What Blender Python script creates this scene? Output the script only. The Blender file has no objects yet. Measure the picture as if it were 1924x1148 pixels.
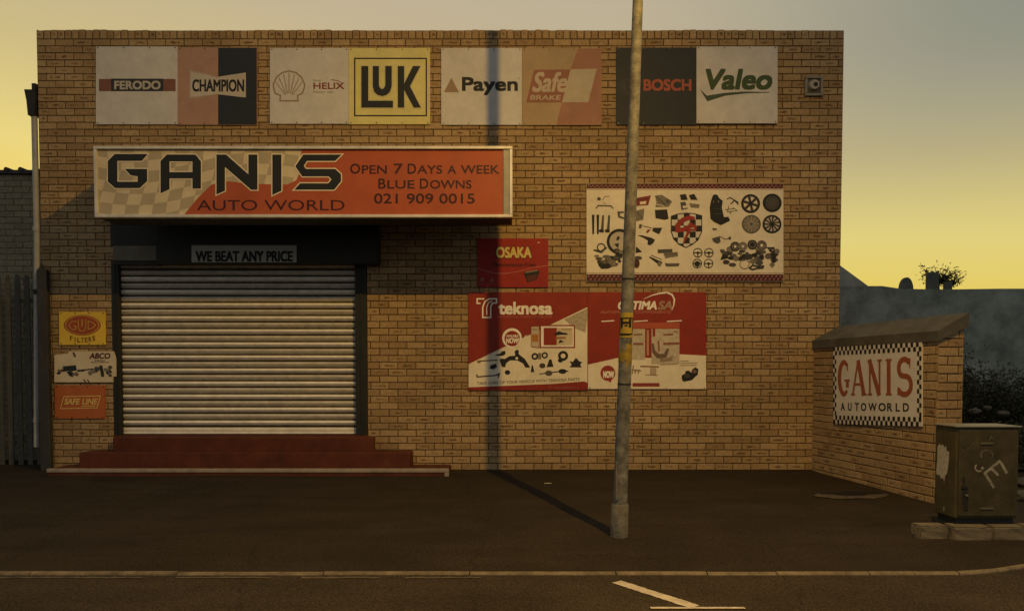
import bpy, bmesh, math, random
from mathutils import Vector
random.seed(7)
S = bpy.context.scene
R = math.radians

# ------------------------------------------------------------------ camera
F = 1400.0                       # focal length in photograph pixels
CX, HZ = 962.0, 700.0            # vertical axis / horizon row in the photograph
PITCH = R(2.0)                   # camera looks slightly down
PPY = HZ + F * math.tan(PITCH)
CAMZ = 1.248
YW = 9.52                        # distance to the shop front
cam = bpy.data.cameras.new('camera')
cam.sensor_width = 36; cam.lens = 36 * F / 1924
cam.shift_y = (PPY - 574) / 1924
cam.clip_end = 2000
co = bpy.data.objects.new('camera', cam); S.collection.objects.link(co)
co.location = (0, 0, CAMZ); co.rotation_euler = (R(90) - PITCH, 0, 0)
S.camera = co
S.view_settings.view_transform = 'Standard'; S.view_settings.look = 'None'
S.view_settings.exposure = 0; S.view_settings.gamma = 1

# ------------------------------------------------------------------ world: dusk sky, bright beyond the shop
W = bpy.data.worlds.new('World'); S.world = W; W.use_nodes = True
nt = W.node_tree; nt.nodes.clear()
def N(t, **k):
    n = nt.nodes.new(t)
    for a, b in k.items(): setattr(n, a, b)
    return n
def L(a, b): nt.links.new(a, b)
out = N('ShaderNodeOutputWorld'); bg = N('ShaderNodeBackground'); L(bg.outputs[0], out.inputs[0])
tc = N('ShaderNodeTexCoord'); sp = N('ShaderNodeSeparateXYZ'); L(tc.outputs['Generated'], sp.inputs[0])
def M(op, a, b=None, c=None):
    n = N('ShaderNodeMath', operation=op)
    for i, v in enumerate((a, b, c)):
        if v is None: continue
        if isinstance(v, (int, float)): n.inputs[i].default_value = v
        else: L(v, n.inputs[i])
    return n.outputs[0]
def ramp(fac, stops):
    n = N('ShaderNodeValToRGB'); e = n.color_ramp.elements
    while len(e) < len(stops): e.new(0.5)
    for x, (p, c) in zip(e, stops): x.position = p; x.color = (*c, 1)
    L(fac, n.inputs[0]); return n.outputs[0]
def mix(fac, a, b, mode='MIX'):
    n = N('ShaderNodeMix', data_type='RGBA', blend_type=mode)
    if isinstance(fac, (int, float)): n.inputs[0].default_value = fac
    else: L(fac, n.inputs[0])
    for i, v in ((6, a), (7, b)):
        if isinstance(v, tuple): n.inputs[i].default_value = (*v, 1)
        else: L(v, n.inputs[i])
    return n.outputs[2]
def maprange(v, a, b, c=0.0, d=1.0):
    n = N('ShaderNodeMapRange', interpolation_type='SMOOTHSTEP')
    L(v, n.inputs[0])
    for i, x in enumerate((a, b, c, d)): n.inputs[i + 1].default_value = x
    return n.outputs[0]
tt = M('ADD', sp.outputs['Z'], M('MULTIPLY', sp.outputs['X'], 0.10))
glow = ramp(tt, [(0.0, (.70, .45, .05)), (0.12, (.77, .56, .085)), (0.20, (.72, .60, .185)), (0.30, (.55, .45, .20)),
                 (0.40, (.49, .405, .255)), (0.50, (.475, .41, .30)), (0.75, (.26, .26, .25)), (1.0, (.22, .225, .225))])
side = M('MULTIPLY', maprange(sp.outputs['X'], 0.10, 0.58), maprange(sp.outputs['Z'], 0.15, 0.40))
glow = mix(side, glow, (.245, .255, .20))
back = ramp(sp.outputs['Z'], [(0.0, (.27, .27, .26)), (0.4, (.26, .265, .26)), (1.0, (.22, .225, .225))])
col = mix(maprange(sp.outputs['Y'], -0.15, 0.45), back, glow)
sky = N('ShaderNodeTexSky', sky_type='NISHITA', sun_disc=False)
sky.sun_elevation = R(2); sky.sun_rotation = R(-20); sky.dust_density = 3
col = mix(1.0, col, mix(1.0, sky.outputs[0], (.02, .02, .02), 'MULTIPLY'), 'ADD')
L(col, bg.inputs[0]); bg.inputs[1].default_value = 1.0

# the sun is all but down behind the shop
sd = bpy.data.lights.new('sun', 'SUN'); sd.energy = 0.12; sd.angle = R(2); sd.color = (1, .7, .35)
so = bpy.data.objects.new('sun', sd); S.collection.objects.link(so)
so.rotation_euler = Vector((-math.sin(R(-20)), -math.cos(R(-20)), -math.sin(R(2)))).to_track_quat('-Z', 'Y').to_euler()

# ------------------------------------------------------------------ helpers
def ray(px, py):
    u = (px - CX) / F; v = (PPY - py) / F
    return Vector((u, math.cos(PITCH) + v * math.sin(PITCH), -math.sin(PITCH) + v * math.cos(PITCH)))
def at(px, py, Y=YW):
    d = ray(px, py); t = Y / d.y
    return Vector((d.x * t, Y, CAMZ + d.z * t))
def gz(Y): return -0.02 * max(0.0, YW - Y)
def ground(px, py):
    d = ray(px, py); z = -0.05
    for _ in range(20):
        t = (z - CAMZ) / d.z; z = gz(d.y * t)
    return Vector((d.x * t, d.y * t, z))

MATS = {}
def new_mat(name):
    m = bpy.data.materials.new(name); m.use_nodes = True
    t = m.node_tree; b = t.nodes['Principled BSDF']
    return m, t, b
def paint(rgb, rough=.62, var=.16, scale=5.0, metal=0.0, bump=0.0, spec=.3, name='paint'):
    key = (tuple(rgb), rough, var, scale, metal, bump, spec)
    if key in MATS: return MATS[key]
    m, t, b = new_mat(name)
    b.inputs['Roughness'].default_value = rough; b.inputs['Metallic'].default_value = metal
    b.inputs['Specular IOR Level'].default_value = spec
    g = t.nodes.new('ShaderNodeNewGeometry')
    n1 = t.nodes.new('ShaderNodeTexNoise'); n1.inputs['Scale'].default_value = scale; n1.inputs['Detail'].default_value = 8
    n1.inputs['Roughness'].default_value = .68
    t.links.new(g.outputs['Position'], n1.inputs['Vector'])
    mr = t.nodes.new('ShaderNodeMapRange')
    mr.inputs[1].default_value = .3; mr.inputs[2].default_value = .7
    mr.inputs[3].default_value = 1 - var; mr.inputs[4].default_value = 1 + var * .5
    t.links.new(n1.outputs[0], mr.inputs[0])
    mx = t.nodes.new('ShaderNodeMix'); mx.data_type = 'RGBA'; mx.blend_type = 'MULTIPLY'; mx.inputs[0].default_value = 1
    mx.inputs[6].default_value = (*rgb, 1); t.links.new(mr.outputs[0], mx.inputs[7])
    t.links.new(mx.outputs[2], b.inputs['Base Color'])
    if bump:
        n2 = t.nodes.new('ShaderNodeTexNoise'); n2.inputs['Scale'].default_value = 60; n2.inputs['Detail'].default_value = 6
        t.links.new(g.outputs['Position'], n2.inputs['Vector'])
        bp = t.nodes.new('ShaderNodeBump'); bp.inputs['Strength'].default_value = bump; bp.inputs['Distance'].default_value = .01
        t.links.new(n2.outputs[0], bp.inputs['Height']); t.links.new(bp.outputs[0], b.inputs['Normal'])
    MATS[key] = m
    return m

class MB:
    """collects shapes; build() links them as one mesh object"""
    def __init__(s): s.v = []; s.f = []; s.m = []; s.sm = []; s.mats = []
    def mi(s, m):
        if m not in s.mats: s.mats.append(m)
        return s.mats.index(m)
    def face(s, pts, m, smooth=False):
        i = len(s.v); s.v += [Vector(p) for p in pts]; s.f.append(list(range(i, i + len(pts))))
        s.m.append(s.mi(m)); s.sm.append(smooth)
    def mesh(s, verts, faces, m, smooth=False):
        i = len(s.v); s.v += [Vector(p) for p in verts]; k = s.mi(m)
        for f in faces: s.f.append([i + j for j in f]); s.m.append(k); s.sm.append(smooth)
    def box(s, a, b, m):
        x0, y0, z0 = a; x1, y1, z1 = b
        v = [(x0,y0,z0),(x1,y0,z0),(x1,y1,z0),(x0,y1,z0),(x0,y0,z1),(x1,y0,z1),(x1,y1,z1),(x0,y1,z1)]
        s.mesh(v, [(0,3,2,1),(4,5,6,7),(0,1,5,4),(1,2,6,5),(2,3,7,6),(3,0,4,7)], m)
    def bbox(s, a, b, m, e=.006):
        """box with chamfered edges"""
        bm = bmesh.new()
        a, b = Vector(a), Vector(b)
        bmesh.ops.create_cube(bm, size=1)
        for v in bm.verts: v.co = Vector([a[i] + (v.co[i] + .5) * (b[i] - a[i]) for i in range(3)])
        bmesh.ops.bevel(bm, geom=bm.edges[:], offset=e, segments=2, profile=.5, affect='EDGES')
        s.addbm(bm, m)
    def addbm(s, bm, m, smooth=False):
        bm.verts.index_update()
        s.mesh([v.co.copy() for v in bm.verts], [[v.index for v in f.verts] for f in bm.faces], m, smooth); bm.free()
    def prism(s, pts, d, m):
        n = len(pts); p = [Vector(q) for q in pts]; q = [x + Vector(d) for x in p]
        s.mesh(p + q, [list(range(n)), list(range(2 * n - 1, n - 1, -1))] +
               [[i, (i + 1) % n, n + (i + 1) % n, n + i] for i in range(n)], m)
    def tube(s, pts, radii, m, n=16, caps=True, smooth=True):
        pts = [Vector(p) for p in pts]
        if isinstance(radii, (int, float)): radii = [radii] * len(pts)
        vs = []; prev = None
        for i, p in enumerate(pts):
            d = (pts[min(i + 1, len(pts) - 1)] - pts[max(i - 1, 0)]).normalized()
            if prev is None:
                a = d.orthogonal().normalized()
            else:
                a = (prev - d * prev.dot(d)).normalized()
            prev = a; b = d.cross(a)
            for k in range(n):
                t = 2 * math.pi * k / n
                vs.append(p + (a * math.cos(t) + b * math.sin(t)) * radii[i])
        fs = [[i * n + k, i * n + (k + 1) % n, (i + 1) * n + (k + 1) % n, (i + 1) * n + k] for i in range(len(pts) - 1) for k in range(n)]
        s.mesh(vs, fs, m, smooth)
        if caps:
            s.face(vs[:n][::-1], m); s.face(vs[-n:], m)
    def build(s, name, parent=None):
        me = bpy.data.meshes.new(name)
        off = parent.matrix_basis.translation if parent and parent.type == 'EMPTY' else Vector((0, 0, 0))
        if parent and parent.parent: off = off + parent.parent.matrix_basis.translation
        me.from_pydata([v - off for v in s.v], [], s.f)
        for m in s.mats: me.materials.append(m)
        me.polygons.foreach_set('material_index', s.m); me.polygons.foreach_set('use_smooth', s.sm)
        me.update()
        o = bpy.data.objects.new(name, me); S.collection.objects.link(o)
        if parent: o.parent = parent
        if parent and parent.type != 'EMPTY' and parent.parent:      # sub-part of a mesh part
            me.transform(__import__('mathutils').Matrix.Translation(Vector((0, 0, 0))))
        return o
def tag(o, label=None, cat=None, group=None, kind=None):
    for k, v in (('label', label), ('category', cat), ('group', group), ('kind', kind)):
        if v: o[k] = v
    return o
def thing(name, label, cat, loc, group=None):
    o = bpy.data.objects.new(name, None); S.collection.objects.link(o); o.location = loc
    o.empty_display_size = .1
    return tag(o, label, cat, group)

# ------------------------------------------------------------------ flat printing: polygons, strokes, text on a plane
FONT = {}
def glyphs(txt, bold, shear):
    k = (txt, bold, shear)
    if k not in FONT:
        c = bpy.data.curves.new('t', 'FONT'); c.body = txt; c.offset = bold; c.shear = shear; c.resolution_u = 4; c.fill_mode = 'FRONT'
        o = bpy.data.objects.new('t', c); S.collection.objects.link(o)
        dg = bpy.context.evaluated_depsgraph_get(); ev = o.evaluated_get(dg); me = ev.to_mesh()
        vs = [(v.co.x, v.co.y) for v in me.vertices]; fs = [list(p.vertices) for p in me.polygons]
        ev.to_mesh_clear(); bpy.data.objects.remove(o); bpy.data.curves.remove(c)
        FONT[k] = (vs, fs)
    return FONT[k]
def offset_poly(p, d):
    n = len(p); area = sum(p[i][0] * p[(i + 1) % n][1] - p[(i + 1) % n][0] * p[i][1] for i in range(n))
    sg = 1 if area > 0 else -1; o = []
    for i in range(n):
        a, b, c = Vector(p[i - 1]), Vector(p[i]), Vector(p[(i + 1) % n])
        e1 = (b - a).normalized(); e2 = (c - b).normalized()
        n1 = Vector((e1.y, -e1.x)) * sg; n2 = Vector((e2.y, -e2.x)) * sg
        m = (n1 + n2); l = m.length
        m = m / l if l > 1e-6 else n1
        k = d / max(.35, m.dot(n1)); o.append(tuple(b + m * k))
    return o
def clip_convex(poly, clip):
    n = len(clip); ar = sum(clip[i][0] * clip[(i + 1) % n][1] - clip[(i + 1) % n][0] * clip[i][1] for i in range(n))
    if ar < 0: clip = clip[::-1]
    for i in range(n):
        a, b = clip[i], clip[(i + 1) % n]; inp = poly; poly = []
        def side(p): return (b[0] - a[0]) * (p[1] - a[1]) - (b[1] - a[1]) * (p[0] - a[0])
        for j in range(len(inp)):
            p, q = inp[j - 1], inp[j]; sp_, sq = side(p), side(q)
            if (sp_ >= 0) != (sq >= 0):
                t = sp_ / (sp_ - sq); poly.append((p[0] + t * (q[0] - p[0]), p[1] + t * (q[1] - p[1])))
            if sq >= 0: poly.append(q)
        if not poly: return []
    return poly
class Print:
    """printing on a board: map2(x, y, layer) -> point in the place"""
    def __init__(s, map2): s.map = map2; s.parts = {}; s.item = None; s.nt = 0; s.cnt = 0
    def mb(s, part):
        if part in ('picture', 'emblem') and s.item: part = s.item
        return s.parts.setdefault(part, MB())
    def poly(s, pts, m, lay=1, part='printing'):
        s.cnt += 1; lay += (s.cnt % 60) * .008; s.mb(part).face([s.map(x, y, lay) for x, y in pts], m)
    def rect(s, x0, y0, x1, y1, m, lay=1, part='printing'): s.poly([(x0, y1), (x1, y1), (x1, y0), (x0, y0)], m, lay, part)
    def ell(s, cx, cy, rx, ry, m, lay=1, part='printing', n=28):
        s.poly([(cx + rx * math.cos(2 * math.pi * i / n), cy + ry * math.sin(2 * math.pi * i / n)) for i in range(n)], m, lay, part)
    def ring(s, cx, cy, r, w, m, lay=1, part='printing', n=28, ry=None):
        ry = ry or r; k = [(math.cos(2 * math.pi * i / n), math.sin(2 * math.pi * i / n)) for i in range(n + 1)]
        for a, b in zip(k, k[1:]):
            s.poly([(cx + r * a[0], cy + ry * a[1]), (cx + r * b[0], cy + ry * b[1]),
                    (cx + (r - w) * b[0], cy + (ry - w) * b[1]), (cx + (r - w) * a[0], cy + (ry - w) * a[1])], m, lay, part)
    def stroke(s, pts, w, m, lay=1, part='printing', closed=False):
        P = [Vector(p) for p in pts]; n = len(P)
        if isinstance(w, (int, float)): w = [w] * n
        nr = []
        for i in range(n):
            a = P[i - 1] if (i > 0 or closed) else P[i]; b = P[(i + 1) % n] if (i < n - 1 or closed) else P[i]
            e1 = (P[i] - a); e2 = (b - P[i])
            e1 = e1.normalized() if e1.length > 1e-6 else e2.normalized()
            e2 = e2.normalized() if e2.length > 1e-6 else e1
            n1 = Vector((-e1.y, e1.x)); n2 = Vector((-e2.y, e2.x)); mm = n1 + n2
            mm = mm.normalized() if mm.length > 1e-6 else n1
            nr.append(mm / max(.5, mm.dot(n1)))
        for i in range(n if closed else n - 1):
            j = (i + 1) % n
            s.poly([P[i] - nr[i] * w[i] / 2, P[j] - nr[j] * w[j] / 2, P[j] + nr[j] * w[j] / 2, P[i] + nr[i] * w[i] / 2], m, lay, part)
    def text(s, txt, x0, y0, x1, y1, m, bold=.02, shear=0, lay=2, part=None, rise=0.0):
        if part is None: s.nt += 1; part = 'lettering#t%d' % s.nt
        vs, fs = glyphs(txt, 0, shear)
        ax = min(v[0] for v in vs); bx = max(v[0] for v in vs); ay = min(v[1] for v in vs); by = max(v[1] for v in vs)
        k = min(.045, bold) * (y1 - y0); x0 += k; x1 -= k; y0 += k; y1 -= k
        sh = [(0, 0)] + ([(a * k, b * k) for a, b in ((-1, -1), (1, -1), (1, 1), (-1, 1))] if bold > .015 else []) + ([(-k, 0), (k, 0), (0, k), (0, -k)] if bold > .04 else [])
        for n_, (dx, dy) in enumerate(sh):
            q = []
            for x, y in vs:
                u = (x - ax) / (bx - ax); w = (y - ay) / (by - ay)
                q.append(s.map(x0 + u * (x1 - x0) + dx, y1 - w * (y1 - y0) - rise * u + dy, lay + .03 * n_))
            s.mb(part).mesh(q, fs, m)
    def build(s, root):
        for k, b in s.parts.items(): b.build(k.split('#')[0], root)

WHITE = (.62, .58, .53); BLACK = (.012, .013, .013)
screw = paint((.08, .07, .06), .4, .1, metal=.6)
def wall_board(name, label, poly_or_rect, face_rgb, off=.022, Y=YW, cat='sign', edge=None, group=None, thick=None, var=.16, rough=.6, screws=True):
    """a sheet screwed to the shop front; returns its root and a Print on its face"""
    r = poly_or_rect
    pts = [(r[0], r[1]), (r[2], r[1]), (r[2], r[3]), (r[0], r[3])] if len(r) == 4 and not isinstance(r[0], tuple) else list(r)
    yf = Y - off
    P = [at(x, y, yf) for x, y in pts]
    cx = sum(p.x for p in P) / len(P); zb = min(p.z for p in P)
    root = thing(name, label, cat, (cx, yf, zb), group)
    b = MB(); fm = paint(face_rgb, rough, var)
    b.prism(P[::-1], (0, thick or off - .002, 0), fm)
    b.build('panel', root)
    pr = Print(lambda x, y, lay: at(x, y, yf) + Vector((0, -.0012 * lay, 0)))
    if screws and len(pts) == 4:
        x0, y0, x1, y1 = pts[0][0], pts[0][1], pts[2][0], pts[2][1]
        for i in range(4):
            for yy in (y0 + 2.5, y1 - 2.5):
                c = at(x0 + 4 + (x1 - x0 - 8) * i / 3, yy, yf); sb = MB()
                sb.tube([c, c + Vector((0, -.006, 0))], .007, screw, 8); sb.build('screw', root)
    return root, pr

# ------------------------------------------------------------------ materials of the setting
def brick_mat(name, c0, c1, c2, smudge):
    m, t, b = new_mat(name); ns = t.nodes; lk = t.links.new
    b.inputs['Roughness'].default_value = .85; b.inputs['Specular IOR Level'].default_value = .2
    at_ = ns.new('ShaderNodeAttribute'); at_.attribute_name = 'brick_tone'
    sx = ns.new('ShaderNodeSeparateColor'); lk(at_.outputs['Color'], sx.inputs[0])
    rp = ns.new('ShaderNodeValToRGB'); e = rp.color_ramp.elements; e.new(.5)
    for x, (p, c) in zip(e, ((0, c0), (.55, c1), (1, c2))): x.position = p; x.color = (*c, 1)
    lk(sx.outputs[0], rp.inputs[0])
    g = ns.new('ShaderNodeNewGeometry')
    n1 = ns.new('ShaderNodeTexNoise'); n1.inputs['Scale'].default_value = 38; n1.inputs['Detail'].default_value = 7; lk(g.outputs['Position'], n1.inputs['Vector'])
    n2 = ns.new('ShaderNodeTexNoise'); n2.inputs['Scale'].default_value = 1.1; n2.inputs['Detail'].default_value = 5; lk(g.outputs['Position'], n2.inputs['Vector'])
    def mr(v, a, b_, c, d):
        n = ns.new('ShaderNodeMapRange'); lk(v, n.inputs[0])
        for i, x in enumerate((a, b_, c, d)): n.inputs[i + 1].default_value = x
        return n.outputs[0]
    def mm(op, a, b_):
        n = ns.new('ShaderNodeMath'); n.operation = op
        for i, v in enumerate((a, b_)):
            if isinstance(v, (int, float)): n.inputs[i].default_value = v
            else: lk(v, n.inputs[i])
        return n.outputs[0]
    uv = ns.new('ShaderNodeUVMap'); uv.uv_map = 'brick_face'
    su = ns.new('ShaderNodeSeparateXYZ'); lk(uv.outputs[0], su.inputs[0])
    du = mm('MULTIPLY', mm('SUBTRACT', su.outputs[0], .5), 2.2); dv = mm('MULTIPLY', mm('SUBTRACT', su.outputs[1], .5), 3.4)
    dd = mm('SQRT', mm('ADD', mm('MULTIPLY', du, du), mm('MULTIPLY', dv, dv)), 0)
    n3 = ns.new('ShaderNodeTexNoise'); n3.inputs['Scale'].default_value = 17; n3.inputs['Detail'].default_value = 3; lk(g.outputs['Position'], n3.inputs['Vector'])
    dd = mm('ADD', dd, mr(n3.outputs[0], .3, .7, -.5, .5))
    sm = mm('MULTIPLY', mr(dd, .25, .8, 1, 0), mr(sx.outputs[1], .42, .8, 0, 1))
    def mix_(f, a, b_, mode='MIX'):
        n = ns.new('ShaderNodeMix'); n.data_type = 'RGBA'; n.blend_type = mode
        if isinstance(f, (int, float)): n.inputs[0].default_value = f
        else: lk(f, n.inputs[0])
        for i, v in ((6, a), (7, b_)):
            if isinstance(v, tuple): n.inputs[i].default_value = (*v, 1)
            else: lk(v, n.inputs[i])
        return n.outputs[2]
    c = mix_(1, rp.outputs[0], mr(n1.outputs[0], .25, .75, .72, 1.18), 'MULTIPLY')
    c = mix_(1, c, mr(n2.outputs[0], .3, .7, .84, 1.1), 'MULTIPLY')
    c = mix_(mm('MULTIPLY', sm, .85), c, smudge)
    lk(c, b.inputs['Base Color'])
    bp = ns.new('ShaderNodeBump'); bp.inputs['Strength'].default_value = .5; bp.inputs['Distance'].default_value = .006
    lk(n1.outputs[0], bp.inputs['Height']); lk(bp.outputs[0], b.inputs['Normal'])
    return m
M_BRICK = brick_mat('face_brick', (.30, .192, .092), (.365, .243, .118), (.41, .282, .145), (.11, .062, .026))
M_BRICK2 = brick_mat('grey_brick', (.25, .215, .14), (.27, .235, .155), (.29, .255, .17), (.2, .17, .115))
M_MORTAR = paint((.08, .050, .022), .95, .3, 14, name='mortar')
M_MORTAR2 = paint((.17, .15, .105), .95, .3, 14, name='mortar')

def bricks(o_name, parent, panels, bmat, mortar):
    """one mesh of laid bricks in front of mortar beds.
    panels: (origin, udir, ndir, width, height, holes[(u0,u1,v0,v1)], soldier, phase)"""
    V = []; Fc = []; T = []; UV = []; mi = []
    def quad(p, tone, uv, k=0):
        i = len(V); V.extend(p); Fc.append([i, i + 1, i + 2, i + 3]); T.append(tone); UV.extend(uv); mi.append(k)
    C, B, J = .0857, .232, .0105
    for (O, U, Nn, w, h, holes, soldier, phase) in panels:
        O, U, Nn = Vector(O), Vector(U).normalized(), Vector(Nn).normalized(); Zu = Vector((0, 0, 1))
        P = lambda u, v, n: O + U * u + Zu * v + Nn * n
        def lay(u0, u1, v0, v1):
            jn = random.uniform(-.0022, .0022); a, e = .0035, .004
            j = [random.uniform(-.0016, .0016) for _ in range(4)]
            u0 += J / 2 + j[0]; u1 -= J / 2 + j[1]; v0 += J / 2 + j[2]; v1 -= J / 2 + j[3]
            if u1 - u0 < .02: return
            tone = (random.random(), random.random(), 0, 1)
            f = [P(u0 + e, v0 + e, jn), P(u1 - e, v0 + e, jn), P(u1 - e, v1 - e, jn), P(u0 + e, v1 - e, jn)]
            s_ = [P(u0, v0, jn - a), P(u1, v0, jn - a), P(u1, v1, jn - a), P(u0, v1, jn - a)]
            b_ = [P(u0, v0, -.02), P(u1, v0, -.02), P(u1, v1, -.02), P(u0, v1, -.02)]
            uf = [(0, 0), (1, 0), (1, 1), (0, 1)]; ue = [(0, 0)] * 4
            quad(f, tone, uf)
            for i in range(4):
                k = (i + 1) % 4
                quad([s_[i], s_[k], f[k], f[i]], tone, ue); quad([b_[i], b_[k], s_[k], s_[i]], tone, ue)
        hs = h - (.111 if soldier else 0); nc = max(1, round(hs / C)); ch = hs / nc
        for r in range(nc):
            v0, v1 = r * ch, (r + 1) * ch; vm = (v0 + v1) / 2
            u = -(((r + phase) % 2) * B / 2) - random.uniform(0, .006)
            while u < w:
                segs = [(max(0, u), min(w, u + B))]
                for (a, b_, c, d) in holes:
                    if c < vm < d:
                        ns_ = []
                        for (p, q) in segs:
                            if q <= a or p >= b_: ns_.append((p, q)); continue
                            if p < a: ns_.append((p, a))
                            if q > b_: ns_.append((b_, q))
                        segs = ns_
                for p, q in segs: lay(p, q, v0, v1)
                u += B
        if soldier:
            n = round(w / .088); s = w / n
            for i in range(n): lay(i * s, (i + 1) * s, hs, h + .005 * math.sin(i * .21) + random.uniform(-.003, .008))
        us = sorted({0, w, *[x for hh in holes for x in hh[:2]]}); vs_ = sorted({0, h, *[x for hh in holes for x in hh[2:]]})
        for a, b_ in zip(us, us[1:]):
            for c, d in zip(vs_, vs_[1:]):
                if any(x[0] - 1e-6 <= a and b_ <= x[1] + 1e-6 and x[2] - 1e-6 <= c and d <= x[3] + 1e-6 for x in holes): continue
                quad([P(a, c, -.0065), P(b_, c, -.0065), P(b_, d - (.004 if d == h else 0), -.0065), P(a, d - (.004 if d == h else 0), -.0065)], (0, 0, 0, 1), [(0, 0)] * 4, 1)
    me = bpy.data.meshes.new(o_name); off = parent.location if parent else Vector()
    me.from_pydata([v - off for v in V], [], Fc); me.materials.append(bmat); me.materials.append(mortar)
    me.polygons.foreach_set('material_index', mi)
    a = me.attributes.new('brick_tone', 'FLOAT_COLOR', 'FACE'); a.data.foreach_set('color', [x for t_ in T for x in t_])
    ul = me.uv_layers.new(name='brick_face'); ul.data.foreach_set('uv', [x for u_ in UV for x in u_])
    me.update()
    o = bpy.data.objects.new(o_name, me); S.collection.objects.link(o)
    if parent: o.parent = parent
    return o

def tarmac(name, rgb, patch, big=.55):
    m, t, b = new_mat(name); ns = t.nodes; lk = t.links.new
    b.inputs['Roughness'].default_value = .93; b.inputs['Specular IOR Level'].default_value = .15
    g = ns.new('ShaderNodeNewGeometry')
    def noise(sc, d=8, r=.6, vec=None):
        n = ns.new('ShaderNodeTexNoise'); n.inputs['Scale'].default_value = sc; n.inputs['Detail'].default_value = d; n.inputs['Roughness'].default_value = r
        lk(vec or g.outputs['Position'], n.inputs['Vector']); return n.outputs[0]
    def mr(v, a, b_, c, d):
        n = ns.new('ShaderNodeMapRange'); lk(v, n.inputs[0])
        for i, x in enumerate((a, b_, c, d)): n.inputs[i + 1].default_value = x
        return n.outputs[0]
    def mul(a, b_):
        n = ns.new('ShaderNodeMix'); n.data_type = 'RGBA'; n.blend_type = 'MULTIPLY'; n.inputs[0].default_value = 1
        if isinstance(a, tuple): n.inputs[6].default_value = (*a, 1)
        else: lk(a, n.inputs[6])
        lk(b_, n.inputs[7]); return n.outputs[2]
    mp = ns.new('ShaderNodeMapping'); mp.inputs['Scale'].default_value = (.35, 1.5, 1); lk(g.outputs['Position'], mp.inputs[0])
    c = mul(rgb, mr(noise(110, 4), .35, .65, .4, 1.7)); c = mul(c, mr(noise(1.3), .3, .7, .78, 1.18)); c = mul(c, mr(noise(2.2, 6, .6, mp.outputs[0]), .35, .65, .86, 1.12))
    vo = ns.new('ShaderNodeTexVoronoi'); vo.feature = 'DISTANCE_TO_EDGE'; vo.inputs['Scale'].default_value = .55
    wv = ns.new('ShaderNodeMix'); wv.data_type = 'VECTOR'; wv.inputs[0].default_value = .25
    nz = ns.new('ShaderNodeTexNoise'); nz.inputs['Scale'].default_value = 2.5; nz.inputs['Detail'].default_value = 6; lk(g.outputs['Position'], nz.inputs['Vector'])
    lk(g.outputs['Position'], wv.inputs[4]); lk(nz.outputs['Color'], wv.inputs[5]); lk(wv.outputs[1], vo.inputs['Vector'])
    c = mul(c, mr(vo.outputs['Distance'], 0, .005, .75, 1))
    mx = ns.new('ShaderNodeMix'); mx.data_type = 'RGBA'; lk(c, mx.inputs[6]); mx.inputs[7].default_value = (*patch, 1)
    lk(mr(noise(26, 8, .75), .66, .74, 0, .55), mx.inputs[0]); lk(mx.outputs[2], b.inputs['Base Color'])
    bp = ns.new('ShaderNodeBump'); bp.inputs['Strength'].default_value = .7; bp.inputs['Distance'].default_value = .006
    lk(noise(120, 5), bp.inputs['Height']); lk(bp.outputs[0], b.inputs['Normal'])
    return m
M_PAVE = tarmac('pavement_tarmac', (.029, .021, .0125), (.055, .043, .03))
M_ROAD = tarmac('road_tarmac', (.042, .031, .019), (.075, .06, .042))

# ------------------------------------------------------------------ ground, pavement, road, kerb
ZR = -.104
b = MB(); b.face([(-400, -400, ZR), (400, -400, ZR), (400, 700, ZR), (-400, 700, ZR)], M_ROAD)
tag(b.build('road'), kind='structure')
KERB = [(-60, 4.93), (3.06, 4.93), (3.34, 5.01), (3.62, 5.13), (4.3, 5.42), (5.4, 5.95), (7.5, 6.8), (14, 9.2), (60, 26)]
def kerb_y(x):
    for (x0, y0), (x1, y1) in zip(KERB, KERB[1:]):
        if x0 <= x <= x1: return y0 + (y1 - y0) * (x - x0) / (x1 - x0)
b = MB(); xs = [-60, -30, -15] + [-9 + .3 * i for i in range(61)] + [12, 16, 30, 60]; vs = []; NY = 16
xs = sorted(xs + [3.02, 3.16, 3.45, 3.62])
for x in xs:
    ky = kerb_y(x) + .03
    ys = [ky + (YW - ky) * i / NY for i in range(NY + 1)] if ky < YW - .5 else [ky + .5 * i / NY for i in range(NY + 1)]
    for i, y in enumerate(ys):
        vs.append((x, y, gz(y) + (.006 * math.sin(x * 2.1 + y * 1.7) * math.sin(y * 2.6 - x) if 0 < i < NY and abs(x) < 9 else 0)))
    vs.append((x, 60 if x < 50 else 70, 0))
n = NY + 2
b.mesh(vs, [[i * n + j, (i + 1) * n + j, (i + 1) * n + j + 1, i * n + j + 1] for i in range(len(xs) - 1) for j in range(n - 1)], M_PAVE, True)
tag(b.build('pavement'), kind='structure')
M_KERB = paint((.19, .145, .09), .9, .55, 9, bump=.6, name='kerb_stone')
b = MB(); x = -14.0
while x < 9:
    w = (.98 if abs(x - 1.0) > 1.2 else random.uniform(.45, .7)) if x < 2.1 else .3
    x1 = x + w - .007; y0, y1 = kerb_y(x), kerb_y(x1)
    dz = random.uniform(-.003, .003); dy = random.uniform(-.007, .007)
    p = []
    for (xx, yy) in ((x, y0), (x1, y1)):
        z = gz(yy) + .004 + dz
        p += [(xx, yy + dy, ZR - .02), (xx, yy + dy + .004, z - .01), (xx, yy + dy + .016, z), (xx, yy + dy + .046, z + .001), (xx, yy + dy + .046, ZR - .02)]
    b.mesh(p, [[i, i + 1, 5 + i + 1, 5 + i] for i in range(4)] + [[4, 3, 2, 1, 0], [5, 6, 7, 8, 9]], M_KERB)
    x += w
tag(b.build('kerb'), kind='structure')
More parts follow.
